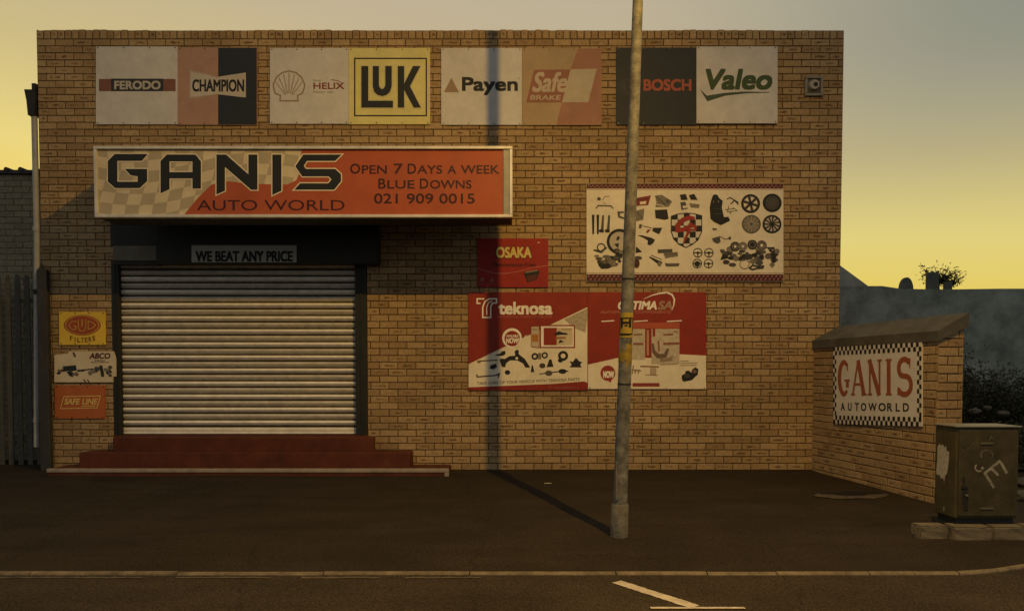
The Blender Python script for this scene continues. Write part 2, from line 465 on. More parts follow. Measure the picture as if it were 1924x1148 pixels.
# painted lines on the road
M_LINE = paint((.58, .50, .38), .8, .4, 16, name='road_paint')
def road_pt(px, py, z=ZR + .004):
    d = ray(px, py); t = (z - CAMZ) / d.z; return Vector((d.x * t, d.y * t, z))
def worn_band(b, a, c, w, m, n=40, wear=.05, z=ZR + .004):
    a, c = Vector(a), Vector(c); d = (c - a); nr = Vector((-d.y, d.x, 0)).normalized()
    L_ = [a + d * i / n + nr * (w / 2 + random.uniform(-wear, wear) * w) for i in range(n + 1)]
    R_ = [a + d * i / n - nr * (w / 2 + random.uniform(-wear, wear) * w) for i in range(n + 1)]
    for i in range(n): b.face([R_[i], R_[i + 1], L_[i + 1], L_[i]], m)
b = MB()
worn_band(b, road_pt(1158, 1092), road_pt(1306, 1139), .085, M_LINE)
e0 = road_pt(1222, 1141, ZR + .006); e1 = road_pt(1400, 1141, ZR + .006)
worn_band(b, e0, e1, .03, M_LINE)
tag(b.build('road_marking'), kind='structure')
M_WORN = paint((.12, .092, .058), .9, .5, 9, name='worn_paint')
b = MB(); x = -5.5
while x < -.6:
    l = random.uniform(.15, .7) if x > -3.3 else .7
    worn_band(b, (x, 4.87, ZR + .004), (x + l, 4.87, ZR + .004), random.uniform(.02, .035), M_WORN, 14, .3); x += l + (random.uniform(.05, .25) if x > -3.3 else .004)
tag(b.build('road_marking'), kind='structure')
# broken patch of pavement by the side wall
b = MB(); cpt = ground(1600, 932); pp = []; M_PATCH = paint((.09, .07, .048), .95, .5, 22, bump=.9, name='broken_tarmac')
M_PIT = paint((.009, .007, .005), .95, .4, 18, bump=.5, name='dirt')
for i in range(30):
    t = 2 * math.pi * i / 30; rr = 1 + .16 * math.sin(2 * t + 1) + .1 * math.sin(5 * t) + random.uniform(-.09, .09)
    pp.append((.30 * rr * math.cos(t), (.16 * rr * math.sin(t))))
for i in range(30):
    a, c = pp[i], pp[(i + 1) % 30]
    for (k0, z0), (k1, z1), m_ in (((1.1, .001), (.97, .02), M_PATCH), ((.97, .02), (.86 if c[1] > 0 else .52, .014), M_PATCH if c[1] < .02 else M_PIT), ((.86 if c[1] > 0 else .52, .014), (.4, .004), M_PIT), ((.4, .004), (0, .004), M_PIT)):
        pt = lambda q, k, z: Vector((cpt.x + q[0] * k, cpt.y + q[1] * k, gz(cpt.y + q[1] * k) + z + .004))
        b.face([pt(a, k0, z0), pt(c, k0, z0), pt(c, k1, z1 + .000), pt(a, k1, z1)] if k1 else [pt(a, k0, z0), pt(c, k0, z0), pt((0, 0), 0, z1)], m_, True)
tag(b.build('broken_pavement'), kind='structure')

# ------------------------------------------------------------------ the brick shop
XL = at(68, 57).x; XR = at(1586, 57).x; ZT = at(800, 57).z; DEPTH = 6.6
OX0, OX1 = at(213, 700).x, at(690, 700).x; OZ1 = at(400, 494).z
STEP_TOP = at(450, 819, YW - .13).z
shop = thing('brick_shop', 'two-storey-high tan face brick shop front with flat parapet and a closed shutter', 'shop', (XL, YW, 0))
bricks('wall', shop, [
    ((XL, YW, 0), (1, 0, 0), (0, -1, 0), XR - XL, ZT, [(OX0 - XL, OX1 - XL, -.01, OZ1)], True, 0),
    ((XR, YW, 0), (0, 1, 0), (1, 0, 0), DEPTH, ZT, [], True, 1),
    ((XL, YW + DEPTH, 0), (0, -1, 0), (-1, 0, 0), DEPTH, ZT, [], True, 1)], M_BRICK, M_MORTAR)
core = MB(); M_CORE = paint((.10, .08, .06), .95)
core.box((XL + .02, YW + .21, 0), (XR - .02, YW + DEPTH - .02, ZT - .35), M_CORE)
core.box((XL + .03, YW + .02, ZT - .2), (XR - .03, YW + .21, ZT - .008), M_CORE)
core.box((OX0 - .01, YW + .012, 0), (OX0, YW + .21, OZ1 + .01), M_CORE); core.box((OX1, YW + .012, 0), (OX1 + .01, YW + .21, OZ1 + .01), M_CORE)
core.box((OX0, YW + .012, OZ1), (OX1, YW + .21, OZ1 + .01), M_CORE)
core.build('roof', shop)
# roller shutter
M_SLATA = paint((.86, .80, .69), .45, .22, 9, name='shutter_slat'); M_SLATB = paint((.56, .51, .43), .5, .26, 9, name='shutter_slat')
M_JOINTSHADE = paint((.02, .016, .012), .8, .3, name='slat_joint_shade'); M_UNDERSHADE = paint((.27, .215, .14), .6, .55, 16, name='slat_undershade')  # shade in each joint and on the slat's lower flank, painted as colour
M_DARK = paint((.022, .022, .018), .6, .3, 6, name='dark_steel')
sx0, sx1 = at(231, 700, YW + .08).x, at(672, 700, YW + .08).x
sh = thing('roller_shutter', None, None, (0, 0, 0)); sh.parent = shop; sh.location = (sx0 - XL, .08, STEP_TOP)
shw = Vector((sx0, YW + .08, STEP_TOP))
def sub(mb, name, parent, world):
    me = bpy.data.meshes.new(name); me.from_pydata([v - world for v in mb.v], [], mb.f)
    for m in mb.mats: me.materials.append(m)
    me.polygons.foreach_set('material_index', mb.m); me.polygons.foreach_set('use_smooth', mb.sm)
    o = bpy.data.objects.new(name, me); S.collection.objects.link(o); o.parent = parent
    return o
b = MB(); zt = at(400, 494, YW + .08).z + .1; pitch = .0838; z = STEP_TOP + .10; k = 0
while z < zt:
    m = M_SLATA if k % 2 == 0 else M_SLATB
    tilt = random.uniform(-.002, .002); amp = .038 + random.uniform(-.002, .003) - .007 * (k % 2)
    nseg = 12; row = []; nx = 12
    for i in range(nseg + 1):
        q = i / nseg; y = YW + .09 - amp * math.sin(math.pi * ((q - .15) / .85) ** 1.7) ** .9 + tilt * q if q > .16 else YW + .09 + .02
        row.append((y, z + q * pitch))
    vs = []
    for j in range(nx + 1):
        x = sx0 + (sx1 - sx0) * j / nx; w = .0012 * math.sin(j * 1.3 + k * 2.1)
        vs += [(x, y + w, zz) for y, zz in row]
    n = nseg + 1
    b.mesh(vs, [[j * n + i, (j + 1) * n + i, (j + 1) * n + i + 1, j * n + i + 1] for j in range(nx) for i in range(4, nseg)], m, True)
    b.mesh(vs, [[j * n + i, (j + 1) * n + i, (j + 1) * n + i + 1, j * n + i + 1] for j in range(nx) for i in (0, 1)], M_JOINTSHADE, True)
    b.mesh(vs, [[j * n + i, (j + 1) * n + i, (j + 1) * n + i + 1, j * n + i + 1] for j in range(nx) for i in (2, 3)], M_UNDERSHADE, True)
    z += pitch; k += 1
sub(b, 'slats', sh, shw)
b = MB(); b.bbox((sx0, YW + .06, STEP_TOP + .012), (sx1, YW + .10, STEP_TOP + .048), M_SLATA, .004); b.bbox((sx0, YW + .066, STEP_TOP + .054), (sx1, YW + .096, STEP_TOP + .094), M_SLATA, .004)
sub(b, 'bottom_bar', sh, shw)
for (a, c) in ((OX0 + .002, sx0 + .01), (sx1 - .01, OX1 - .002)):
    b = MB(); b.bbox((a, YW - .012, STEP_TOP), (c, YW + .058, OZ1), M_DARK, .004)
    b.bbox((a + (c - a) * .45, YW - .022, STEP_TOP), (a + (c - a) * .6, YW - .0122, OZ1), M_DARK, .003)
    sub(b, 'guide_rail', sh, shw)
b = MB(); hx0, hx1 = at(213, 480, YW - .16).x, at(711, 480, YW - .16).x; hz0, hz1 = at(300, 495, YW - .16).z, at(300, 417, YW - .16).z
hxm = at(295, 480, YW - .16).x
b.bbox((hxm, YW - .20, hz0 - .005), (hx1, YW - .002, hz1), M_DARK, .008); b.bbox((hx0 - .04, YW - .15, at(250, 462, YW - .17).z + .003), (hxm - .004, YW - .002, hz1), M_DARK, .006)
sub(b, 'shutter_housing', sh, shw)
b = MB(); b.bbox((hx0, YW - .17, at(250, 490, YW - .17).z), (hxm - .004, YW - .002, at(250, 462, YW - .17).z), paint((.15, .135, .10), .8, .3), .006)
b.box((hx0, YW - .15, hz0 - .01), (hxm - .004, YW - .004, at(250, 490, YW - .17).z - .003), M_DARK)
sub(b, 'motor_cover', sh, shw)
b = MB(); b.box((OX0, YW + .18, 0), (OX1, YW + .205, OZ1), M_DARK); b.build('lining', shop)
# rainwater pipe with hopper
M_PIPE = paint((.36, .35, .32), .5, .25, 5, name='pvc_pipe')
b = MB(); px_ = [at(64, 300, YW - .06).x, at(66, 600, YW - .06).x]
xt = at(64, 200, YW).x - .018; xb = at(71, 840, YW).x - .03
zt_, zb_ = at(60, 215).z, at(70, 840).z
b.tube([(xt, YW + .03, zt_), (xt, YW + .03, at(64, 440).z), (xb, YW + .03, zb_)], .036, M_PIPE, 14)
for py in (430, 548, 790):
    z = at(66, py).z; q = (zt_ - z) / (zt_ - zb_); x = xt + (xb - xt) * max(0, (q - .3) / .7)
    b.tube([(x, YW + .03, z - .03), (x, YW + .03, z + .03)], .044, M_PIPE if py != 548 else M_DARK, 14)
hp = [at(48, 172), at(70, 168), at(70, 158), at(62, 158), at(62, 168)]
b.prism([(xt - .085, YW - .03, at(0, 170).z), (xt + .055, YW - .03, at(0, 170).z), (xt + .055, YW - .03, at(0, 190).z), (xt + .035, YW - .03, at(0, 218).z), (xt - .045, YW - .03, at(0, 218).z), (xt - .06, YW - .03, at(0, 190).z)][::-1], (0, .12, 0), M_DARK)
b.box((xt + .005, YW - .02, at(0, 169).z), (xt + .055, YW + .08, at(0, 158).z), M_DARK)
b.build('downpipe', shop)

# ------------------------------------------------------------------ red steps
M_RED = paint((.10, .024, .008), .7, .4, 4, bump=.25, name='red_floor_paint'); M_NOSE = paint((.33, .27, .215), .75, .35, 8, name='worn_white_paint')
st = thing('entrance_steps', 'three wide red painted steps with a worn pale nosing under the shutter', 'steps', (at(450, 890).x, YW - .3, 0))
def step(px0, px1, pytop, yf, zb, ex=.0):
    x0, x1 = at(px0, 850, yf).x, at(px1, 850, yf).x; z1 = at(450, pytop, yf).z
    q = MB(); q.bbox((x0, yf, zb), (x1, YW - .012, z1), M_RED, .012); q.build('step', st); return x0, x1, z1
y1_, y2_, y3_ = YW - .13, YW - .29, YW - .47
zz = [at(450, p, y).z for p, y in ((821, y1_), (850, y2_), (880, y3_))]
q = MB(); q.box((OX0, YW - .012, zz[0] - .1), (OX1, YW + .17, STEP_TOP + .002), M_RED); q.build('threshold', st)
step(212, 702, 821, y1_, zz[1] - .02); step(148, 771, 850, y2_, zz[2] - .02)
a3 = step(88, 842, 881, y3_, gz(y3_) - .05)
q = MB(); q.bbox((a3[0] - .005, y3_ - .012, a3[2] - .042), (a3[1] + .008, y3_ + .05, a3[2] + .004), M_NOSE, .008)
q.bbox((a3[1] - .045, y3_ - .0125, gz(y3_) - .02), (a3[1] + .0085, y3_ + .045, a3[2] - .0425), M_NOSE, .006)
q.build('nosing', st)

# ------------------------------------------------------------------ fascia light box over the door
YB = YW * (1 - .115)
M_ALU = paint((.66, .61, .52), .45, .25, 6, metal=.35, name='aluminium'); M_ALU2 = paint((.30, .285, .24), .5, .25, 6, metal=.3, name='aluminium')
M_CREAM = paint((.60, .51, .35), .5, .15, 3, name='faded_vinyl'); M_CHK = paint((.41, .345, .235), .5, .15, 3, name='faded_vinyl')
M_SIGNRED = paint((.38, .082, .028), .5, .16, 3, name='red_vinyl'); M_INK = paint((.016, .017, .015), .5, .1, name='black_vinyl')
M_DKRED = paint((.045, .010, .010), .5, .1, name='dark_vinyl'); M_PALE = paint((.74, .64, .47), .5, .1, name='pale_vinyl')
A = at(176, 275, YB); B_ = at(963, 409, YB)
lb = thing('sign_box', 'long cream and red light box sign with chequered flag and opening hours above the shutter', 'sign', ((A.x + B_.x) / 2, YB, B_.z))
b = MB(); b.box((A.x + .006, YB + .05, B_.z + .006), (B_.x - .006, YB + .46, A.z - .006), paint((.035, .033, .028), .7, .2)); b.build('housing', lb)
b = MB(); zc_ = at(400, 280, YW).z; M_SHEET = paint((.05, .047, .04), .6, .3)
b.prism([(A.x + .006, YB + .06, A.z - .004), (A.x + .006, YB + .06, A.z - .002), (A.x + .006, YW - .004, zc_), (A.x + .006, YW - .004, zc_ - .02)], (B_.x - A.x - .012, 0, 0), M_SHEET); b.build('added_shadow_sheet', lb)  # unseen sheet added so the sign throws a slanting shadow at its left
for k in (.06, .35, .65, .94):
    x = A.x + (B_.x - A.x) * k
    for z in (A.z - .12, B_.z + .22):
        b = MB(); b.tube([(x, YB + .45, z), (x, YW - .002, z)], .022, M_SHEET, 8); b.build('bracket', lb)
t_ = .034; b = MB()
b.bbox((A.x, YB - .012, A.z - t_), (B_.x, YB + .06, A.z), M_ALU, .005); b.bbox((A.x, YB - .012, B_.z), (B_.x, YB + .06, B_.z + t_), M_ALU, .005)
b.bbox((A.x, YB - .0115, B_.z + t_ + .0005), (A.x + t_, YB + .06, A.z - t_ - .0005), M_ALU, .005)
b.bbox((B_.x - t_, YB - .0115, B_.z + t_ + .0005), (B_.x, YB + .06, A.z - t_ - .0005), M_ALU, .005)
xf = at(946, 300, YB).x; b.box((xf, YB + .004, B_.z + t_), (B_.x - t_, YB + .055, A.z - t_), M_ALU2)
b.build('frame', lb)
pr = Print(lambda x, y, lay: at(x, y, YB + .02) + Vector((0, -.0012 * lay, 0)))
f0 = MB(); f0.box((A.x + t_, YB + .0205, B_.z + t_ - .003), (xf, YB + .049, A.z - t_ + .003), M_CREAM); f0.build('panel', lb)
red = [(344, 406), (372, 372), (398, 347), (430, 341), (470, 346), (540, 347), (557, 339), (564, 322), (567, 279), (948, 279), (948, 406)]
pr.poly(red[::-1], M_SIGNRED, 2, 'printing')
def inside(p, poly):
    c = False
    for i in range(len(poly)):
        a, d = poly[i - 1], poly[i]
        if (a[1] > p[1]) != (d[1] > p[1]) and p[0] < (d[0] - a[0]) * (p[1] - a[1]) / (d[1] - a[1]) + a[0]: c = not c
    return c
def wav(i, j):
    x = 170 + i * 25.5 + 5 * math.sin(j * .8); y = 272 + j * 21 + 13 * math.sin((x - 176) / 62.0) - (x - 176) * .05
    return (x + (y - 330) * -.10, min(404.5, max(280, y)))
for i in range(-1, 18):
    for j in range(-2, 9):
        if (i + j) % 2: continue
        q = [wav(i, j), wav(i + 1, j), wav(i + 1, j + 1), wav(i, j + 1)]
        q = [(max(182, x), y) for x, y in q]
        if abs(q[0][1] - q[3][1]) < 2 and abs(q[1][1] - q[2][1]) < 2: continue
        if max(x for x, y in q) - min(x for x, y in q) < 3 or max(x for x, y in q) > 566: continue
        pr.poly(q[::-1], M_CHK, 1, 'printing')
LET = {
 'G': [[(203,303),(216,290),(278,290),(267,303),(221,303),(221,342),(259,342),(259,332),(246,330),(235,318),(277,318),(277,341),(263,354),(217,354),(203,342)]],
 'A': [[(302,303),(314,291),(319,291),(319,356),(302,364)], [(314,291),(367,291),(373,297),(370,304),(314,304)], [(362,291),(367,291),(378,304),(378,355),(362,355)], [(310,324),(370,324),(370,336),(310,336)]],
 'N': [[(407,291),(423,291),(423,359),(407,366)], [(410,291),(425,291),(484,343),(484,357),(472,357),(410,303)], [(467,291),(484,291),(484,357),(467,352)]],
 'I': [[(512,291),(529,291),(529,359),(512,367)]],
 'S': [[(555,313),(570,291),(642,291),(630,303),(577,303),(571,312),(575,318),(630,318),(641,328),(641,341),(628,357),(553,357),(564,345),(617,345),(623,338),(618,332),(568,332)]]}
for k, ps in LET.items():
    for i, p in enumerate(ps):
        pr.poly(offset_poly(p, 2.0)[::-1], M_PALE, 3 + .1 * i, 'printing'); pr.poly(p[::-1], M_INK, 4 + .1 * i, 'lettering#' + k)
pr.text('AUTO WORLD', 370, 376, 648, 396, M_DKRED, .012, lay=4)
for wi, (t_, x0, y0, x1, y1) in enumerate((('O',658,308,677,327),('PEN',680,311,727,327),('7',740,308,757,327),('D',766,308,782,327),('AYS',784,311,831,327),('A',841,311,857,327),('WEEK',866,311,938,327),
        ('B',711,336,725,355),('LUE',728,339,779,355),('D',789,336,805,355),('OWNS',808,339,886,355),('021 909 0015',703,364,892,383))):
    pr.text(t_, x0, y0, x1, y1, M_DKRED, .018, lay=4, part='lettering#%d' % (0, 0, 1, 2, 2, 3, 4, 5, 5, 6, 6, 7)[wi])
pr.build(lb)

# ------------------------------------------------------------------ top row of boards
FADE = (.58, .545, .50)
r, p = wall_board('sign_board', 'faded white board with a maroon bar and cream capitals', (180, 88, 333.6, 234), FADE)
mm1 = paint((.20, .085, .055)); p.rect(186, 149, 330, 172, mm1); p.rect(209, 148.5, 307, 172, paint((.035, .035, .032)), 2)
p.text('FERODO', 215, 152.5, 302, 169, paint((.48, .43, .36)), .05, lay=3); p.build(r)
r, p = wall_board('sign_board', 'half red, half navy board with a white bow-tie shape', (334, 90, 483, 235), (.40, .235, .165))
p.rect(410, 90.5, 482.5, 234.5, paint((.022, .027, .032)))
mw = paint((.50, .44, .36)); p.poly([(356, 187), (410, 178.5), (410, 145), (356, 131)], paint((.42, .32, .25)), 2); p.poly([(358, 183), (410, 177), (410, 147), (358, 135)], mw, 2.5)
p.poly([(410, 178), (462, 184), (462, 137), (410, 145)], mw, 2)
p.text('CHAMPION', 361.5, 150, 459, 173, paint(BLACK), .028, lay=4); p.build(r)
r, p = wall_board('sign_board', 'faded white board with a tan scallop shell outline and small red capitals', (507, 91, 655, 233), FADE)
tan = paint((.30, .205, .125)); sc = []
for i in range(15):
    t = math.pi * (1 + i / 14); k = 1 + .035 * (i % 2); sc.append((543 + 29 * k * math.cos(t), 165 + 30 * k * math.sin(t)))
sc = sc + [(568, 176), (559, 180), (560, 190), (526, 190), (527, 180), (517, 176)]
p.stroke(sc, 2.6, tan, 1, 'emblem', True)
for i in range(1, 8):
    t = math.pi * (1 + i / 8); p.stroke([(543 + 7 * math.cos(t), 181 + 5 * math.sin(t)), (543 + 27 * math.cos(t), 165 + 27 * math.sin(t))], 1.3, tan, 1.5, 'emblem')
rd = paint((.22, .05, .035)); p.text('HELIX', 589, 156, 647, 168, rd, .03); p.text('Shell', 589, 150, 603, 153.5, tan, .01); p.text('Motor oils', 589, 171, 626, 175.5, tan, .01)
p.stroke([(622, 150.5), (634, 152), (645, 158)], 1.2, rd, 2, 'emblem'); p.build(r)
r, p = wall_board('sign_board', 'yellow board with large black letters inside a thin black frame', (655.4, 91, 808, 234), (.66, .585, .22))
ink = paint((.022, .023, .022)); p.stroke([(666.5, 110.5), (801, 110.5), (801, 218), (666.5, 218)], 2.6, ink, 1, 'printing', True)
def outl(pts):
    p.poly(offset_poly(pts, 1.6)[::-1], paint((.56, .5, .27)), 2, 'printing'); p.poly(pts[::-1], ink, 3, 'lettering#%d' % pts[0][0])
outl([(679,125),(692,125),(692,190),(738.5,190),(738.5,203),(679,203)])
U = [(700.5,125),(712,125),(712,160),(714,166),(718,168.5),(722,166),(724,160),(724,125),(736,125),(736,163),(733,173),(727,179),(718,181.5),(709,179),(703,173),(700.5,163)]
outl(U); outl([(747.5,125),(759.5,125),(759.5,158),(776,125),(790,125),(770.5,163),(791,203),(777.5,203),(759.5,170),(759.5,203),(747.5,203)])
p.build(r)
r, p = wall_board('sign_board', 'faded white board with a tan triangle and a black mixed case word', (829, 91, 980.6, 235), FADE)
p.poly([(834, 174), (862.5, 174), (848, 147)], tan, 1, 'emblem'); p.text('Payen', 868, 145.5, 973, 179.5, paint((.014, .016, .017)), .034); p.ring(975.5, 148, 1.6, .6, tan, 1, 'emblem', 12); p.build(r)
r, p = wall_board('sign_board', 'tan and faded red board with a slanted red and white logo block', (981, 91.5, 1130, 235.5), (.37, .26, .15))
fr = paint((.32, .15, .10)); p.poly([(1045, 235), (1129.6, 235), (1129.6, 92), (1086, 92), (1072, 131), (1056, 193)], fr)
p.poly([(989, 193), (1056, 193), (1072, 131), (1003, 132)], paint((.27, .11, .07)), 2, 'emblem'); p.poly([(1056, 193), (1105, 193), (1121.5, 130), (1072, 131)], paint((.44, .37, .27)), 2, 'emblem')
sl = paint((.46, .37, .28)); p.text('Safe', 1000, 136, 1066, 174, sl, .03, .28, 3); p.text('BRAKE', 996, 179.5, 1054, 188.5, sl, .03, .1, 3); p.build(r)
r, p = wall_board('sign_board', 'dark navy board with red capitals, partly behind the leaning lamp post', (1158, 90, 1308.4, 235), (.020, .023, .028))
gr = paint((.06, .06, .06)); p.ring(1178, 163, 13.5, 1.6, gr, 1, 'emblem'); p.ring(1178, 163, 9, 1.2, gr, 1, 'emblem'); p.stroke([(1173, 156), (1173, 170)], 2, gr, 2, 'emblem'); p.stroke([(1183, 156), (1183, 170)], 2, gr, 2, 'emblem'); p.stroke([(1173, 163), (1183, 163)], 1.6, gr, 2, 'emblem')
p.text('BOSCH', 1209, 149.5, 1299, 171.5, paint((.36, .085, .05)), .045); p.build(r)
r, p = wall_board('sign_board', 'faded white board with green slanted lettering over a green tick', (1308.8, 88, 1461, 232), FADE, off=.045)
gn = paint((.045, .075, .025)); p.text('Valeo', 1326, 130, 1451, 169.5, gn, .05, .18)
p.poly([(1315,168),(1328,180.5),(1362,175),(1400,172.8),(1446,173.5),(1446,174.6),(1400,176),(1362,180.5),(1329,191)][::-1], paint((.05, .075, .045)), 2, 'emblem'); p.build(r)

# small steel box with a round outlet
c = at(1527.5, 163, YW)
vb = thing('wall_vent', 'small square steel wall box with a round outlet near the right parapet corner', 'vent', (c.x, YW, c.z - .12))
M_GALV = paint((.24, .22, .18), .5, .3, 12, metal=.3, name='galvanised'); b = MB()
a0, a1 = at(1511, 182, YW), at(1545, 145, YW)
for (u0, v0, u1, v1) in ((a0.x, a0.z, a1.x, a0.z + .03), (a0.x, a1.z - .03, a1.x, a1.z), (a0.x, a0.z + .0301, a0.x + .03, a1.z - .0301), (a1.x - .03, a0.z + .0301, a1.x, a1.z - .0301)):
    b.bbox((u0, YW - .035, v0), (u1, YW - .001, v1), M_GALV, .004)
b.build('frame', vb)
b = MB(); b.box((a0.x + .02, YW - .014, a0.z + .02), (a1.x - .02, YW - .0015, a1.z - .02), paint((.11, .095, .07), .6, .3)); b.build('plate', vb)
b = MB(); b.tube([(c.x, YW - .013, c.z + .005), (c.x, YW - .06, c.z + .005)], [.07, .058], paint((.36, .33, .28), .5, .25), 20); b.build('outlet', vb)
b = MB(); b.tube([(c.x + .012, YW - .0605, c.z + .005), (c.x + .012, YW - .068, c.z + .005)], [.028, .024], paint(BLACK), 16); b.build('nozzle', vb)

# banner on the shutter housing
r, p = wall_board('banner', 'narrow grey white strip with black capitals on the shutter housing', (360, 461, 557, 493), (.42, .42, .38), off=.012, Y=YW - .20, screws=False)
p.text('WE BEAT ANY PRICE', 367.5, 471.5, 550.5, 492, paint(BLACK), .045); p.build(r)

# ------------------------------------------------------------------ red battery board
RED = (.27, .024, .010)
r, p = wall_board('sign_board', 'small red battery board with pale yellow capitals', (897, 448, 1030, 540), (.30, .016, .012), var=.2)
p.text('OSAKA', 930.5, 462.5, 1000.5, 486.5, paint((.06, .01, .008)), .06, lay=1.5, part='printing'); p.text('OSAKA', 932, 464, 999, 485, paint((.62, .50, .17)), .04, lay=3)
p.text('Maintenance-Free', 926, 494, 1006, 501, paint((.07, .008, .008)), .03)
p.stroke([(897.5, 503), (910, 509), (930, 513.5), (950, 514), (975, 510), (1000, 503), (1029, 499)], .9, paint((.5, .2, .16)))
dk = paint((.016, .015, .015)); p.poly([(991,531),(1008,525.5),(1014,511),(1011,507),(987,511),(984.5,515)], dk, 2, 'picture'); p.poly([(992,530),(1007,525),(1010,515),(989,519)], paint((.10, .02, .015)), 3, 'picture'); p.poly([(987,513.5),(1011,509.5),(1009,507),(988,510)], paint((.2, .15, .12)), 3, 'picture')
pk = paint((.30, .09, .075)); p.rect(902, 522, 910, 529, pk); p.poly([(919,530),(929,530),(924,521)], pk); p.rect(900, 533, 932, 534, pk); p.ell(1012, 456, 2.5, 1.6, paint((.55, .3, .2)), 2, 'picture', 10)
p.build(r)

# ------------------------------------------------------------------ two big red parts boards
CRM = (.76, .665, .49)
cw = paint(CRM); lw = paint((.84, .78, .66)); rr_ = paint(RED)
r, p = wall_board('sign_board', 'red and cream parts board with big white lowercase word, left of the lamp post', (880, 549, 1104, 733), RED, var=.2)
p.poly([(880.4,727.5),(990,723),(1040,721),(1098,716.5),(1103.6,719),(1103.6,577),(880.4,684)], cw, 1, 'printing')
p.poly([(1078,616),(1100,625),(1103,600),(1103,580),(1060,600)], paint((.44, .36, .25), var=.4, scale=30), 1.5, 'printing')
p.stroke([(910, 561.5), (896.5, 561.5), (896.5, 570), (903, 570)], 2.6, lw, 2, 'emblem')
p.stroke([(907, 596.5), (907, 577), (911, 567), (919, 561.5), (933, 561.5), (933, 569), (925, 570), (922, 576), (922, 596.5)], 2.6, lw, 2, 'emblem', True)
p.stroke([(914.5, 592), (914.5, 577), (918, 569), (925, 565.5)], 2.0, lw, 2, 'emblem')
p.text('teknosa', 936.5, 567, 1038, 591, lw, .045); p.text('AUTOMOTIVE SPARES DISTRIBUTOR', 935, 593.5, 1038, 597.5, paint((.42, .12, .09)), .02)
p.ell(962, 635, 18.5, 18.5, lw, 2, 'emblem'); p.ell(962.5, 636, 14.5, 14.5, rr_, 3, 'emblem'); p.poly([(966,652),(985,633),(990,628),(986,640),(972,652)][::-1], cw, 3.4, 'printing')
p.text('NOW!', 950.5, 635, 976, 645, lw, .06, .1, 4); p.text('AVAILABLE', 951.5, 629, 974, 633.5, lw, .04, 0, 4)
p.poly([(997.5,652),(1013.5,654.5),(1013.5,612),(997.5,613)], rr_, 2, 'picture'); p.poly([(998.5,650.5),(1012.5,653),(1012.5,613.5),(998.5,614)], paint((.5, .42, .3)), 3, 'picture'); p.rect(999.5, 628, 1011, 642, paint((.42, .16, .03)), 4, 'picture'); p.rect(1000, 618, 1010, 620, paint((.3, .2, .1)), 4, 'picture')
p.rect(1014, 610.5, 1080.5, 654, rr_, 2, 'picture'); p.rect(1016.5, 613, 1078, 651.5, lw, 3, 'picture'); p.rect(1021.5, 616, 1046, 648.5, rr_, 4, 'picture'); p.rect(1046, 616, 1076, 648.5, paint((.58, .48, .3)), 4, 'picture')
p.poly([(1040,628),(1050,622),(1058,625),(1066,626),(1066,629),(1054,629),(1046,630)], dk, 5, 'picture'); p.poly([(1042,638),(1046,633),(1064,633),(1062,636),(1048,637)], paint((.3, .12, .06)), 5, 'picture'); p.poly([(1049,645),(1052,638),(1060,642)], dk, 5, 'picture'); p.rect(1055, 618, 1074, 620, paint((.35, .25, .12)), 5, 'picture')
dk2 = paint((.02, .018, .017), var=.5, scale=60)
p.poly([(938.5,676),(941,673.5),(949,674),(957,669),(968,668),(967,659.5),(972,656.5),(975,659),(974.5,665),(986,674),(995.5,689),(995,690.5),(987,690.5),(983,683),(972,677),(958,677),(951,682.5),(949,690),(943,689)][::-1], dk2, 2, 'picture'); p.ell(971, 673, 2.6, 2.6, cw, 3, 'picture', 12)
p.stroke([(897, 679), (905, 678), (935, 676.5)], [3.5, 2, 2], dk2, 2, 'picture'); p.ell(900, 679.5, 3.5, 2.6, paint((.2, .12, .06)), 3, 'picture', 10)
p.poly([(929,667),(940,664),(943,660),(949,659),(950,665),(946,668),(936,668.5)], dk2, 2, 'picture'); p.poly([(920,692),(922,686),(932,683),(934,689),(927,694)], dk2, 2, 'picture')
p.stroke([(896, 703), (896.5, 708), (932, 705), (938, 702), (936, 710)], [2.4, 2.2, 2.4, 3.5, 2], dk2, 2, 'picture')
p.ell(953.5, 699.5, 5.2, 4.4, dk2, 2, 'picture', 12); p.ring(1005, 669.5, 6.5, 3.4, dk2, 2, 'picture', 16); p.ring(1023.5, 667.5, 6, 3, dk2, 2, 'picture', 16); p.rect(1011, 663, 1017, 675, paint((.22, .17, .1)), 2, 'picture')
p.poly([(1027,690),(1040,689),(1036,675),(1032,675)], dk2, 2, 'picture'); p.ell(1019, 687, 6, 5, paint((.06, .05, .045), var=.5, scale=80), 2, 'picture', 9)
p.ring(1058, 668.5, 9.5, 5, dk2, 2, 'picture', 18); p.ell(1053, 677, 5, 4, dk2, 2.4, 'picture', 12)
p.poly([(1070,690),(1093,690),(1090,685),(1094,680),(1089,679),(1082,672),(1076,680),(1070,678),(1074,685)], dk2, 2, 'picture')
p.poly([(997,699),(1004,699),(1002,690),(1001,686),(999,686),(998.5,690)], dk2, 2, 'picture')
p.stroke([(1013, 703), (1024, 701), (1050, 698), (1068, 697)], [1.5, 2, 2, 2], dk2, 2, 'picture'); p.ell(1031, 701, 7, 5.2, paint((.09, .08, .065)), 3, 'picture', 12); p.ell(1057, 697.5, 8, 4.6, dk2, 3, 'picture', 12)
p.text('TAKE CARE OF YOUR VEHICLE WITH TEKNOSA PARTS', 896, 717.5, 1089, 723, paint((.05, .04, .03)), .01, lay=3, rise=8); p.ring(1033, 727.5, 3.2, 1.2, pk, 2, 'emblem', 12); p.text('www.teknosa.co.za', 1040, 725, 1088, 730, pk, .02)
p.build(r)
r, p = wall_board('sign_board', 'red and cream parts board with pictured catalogue pages, behind the lamp post', (1104.4, 549, 1327, 731), RED, var=.2)
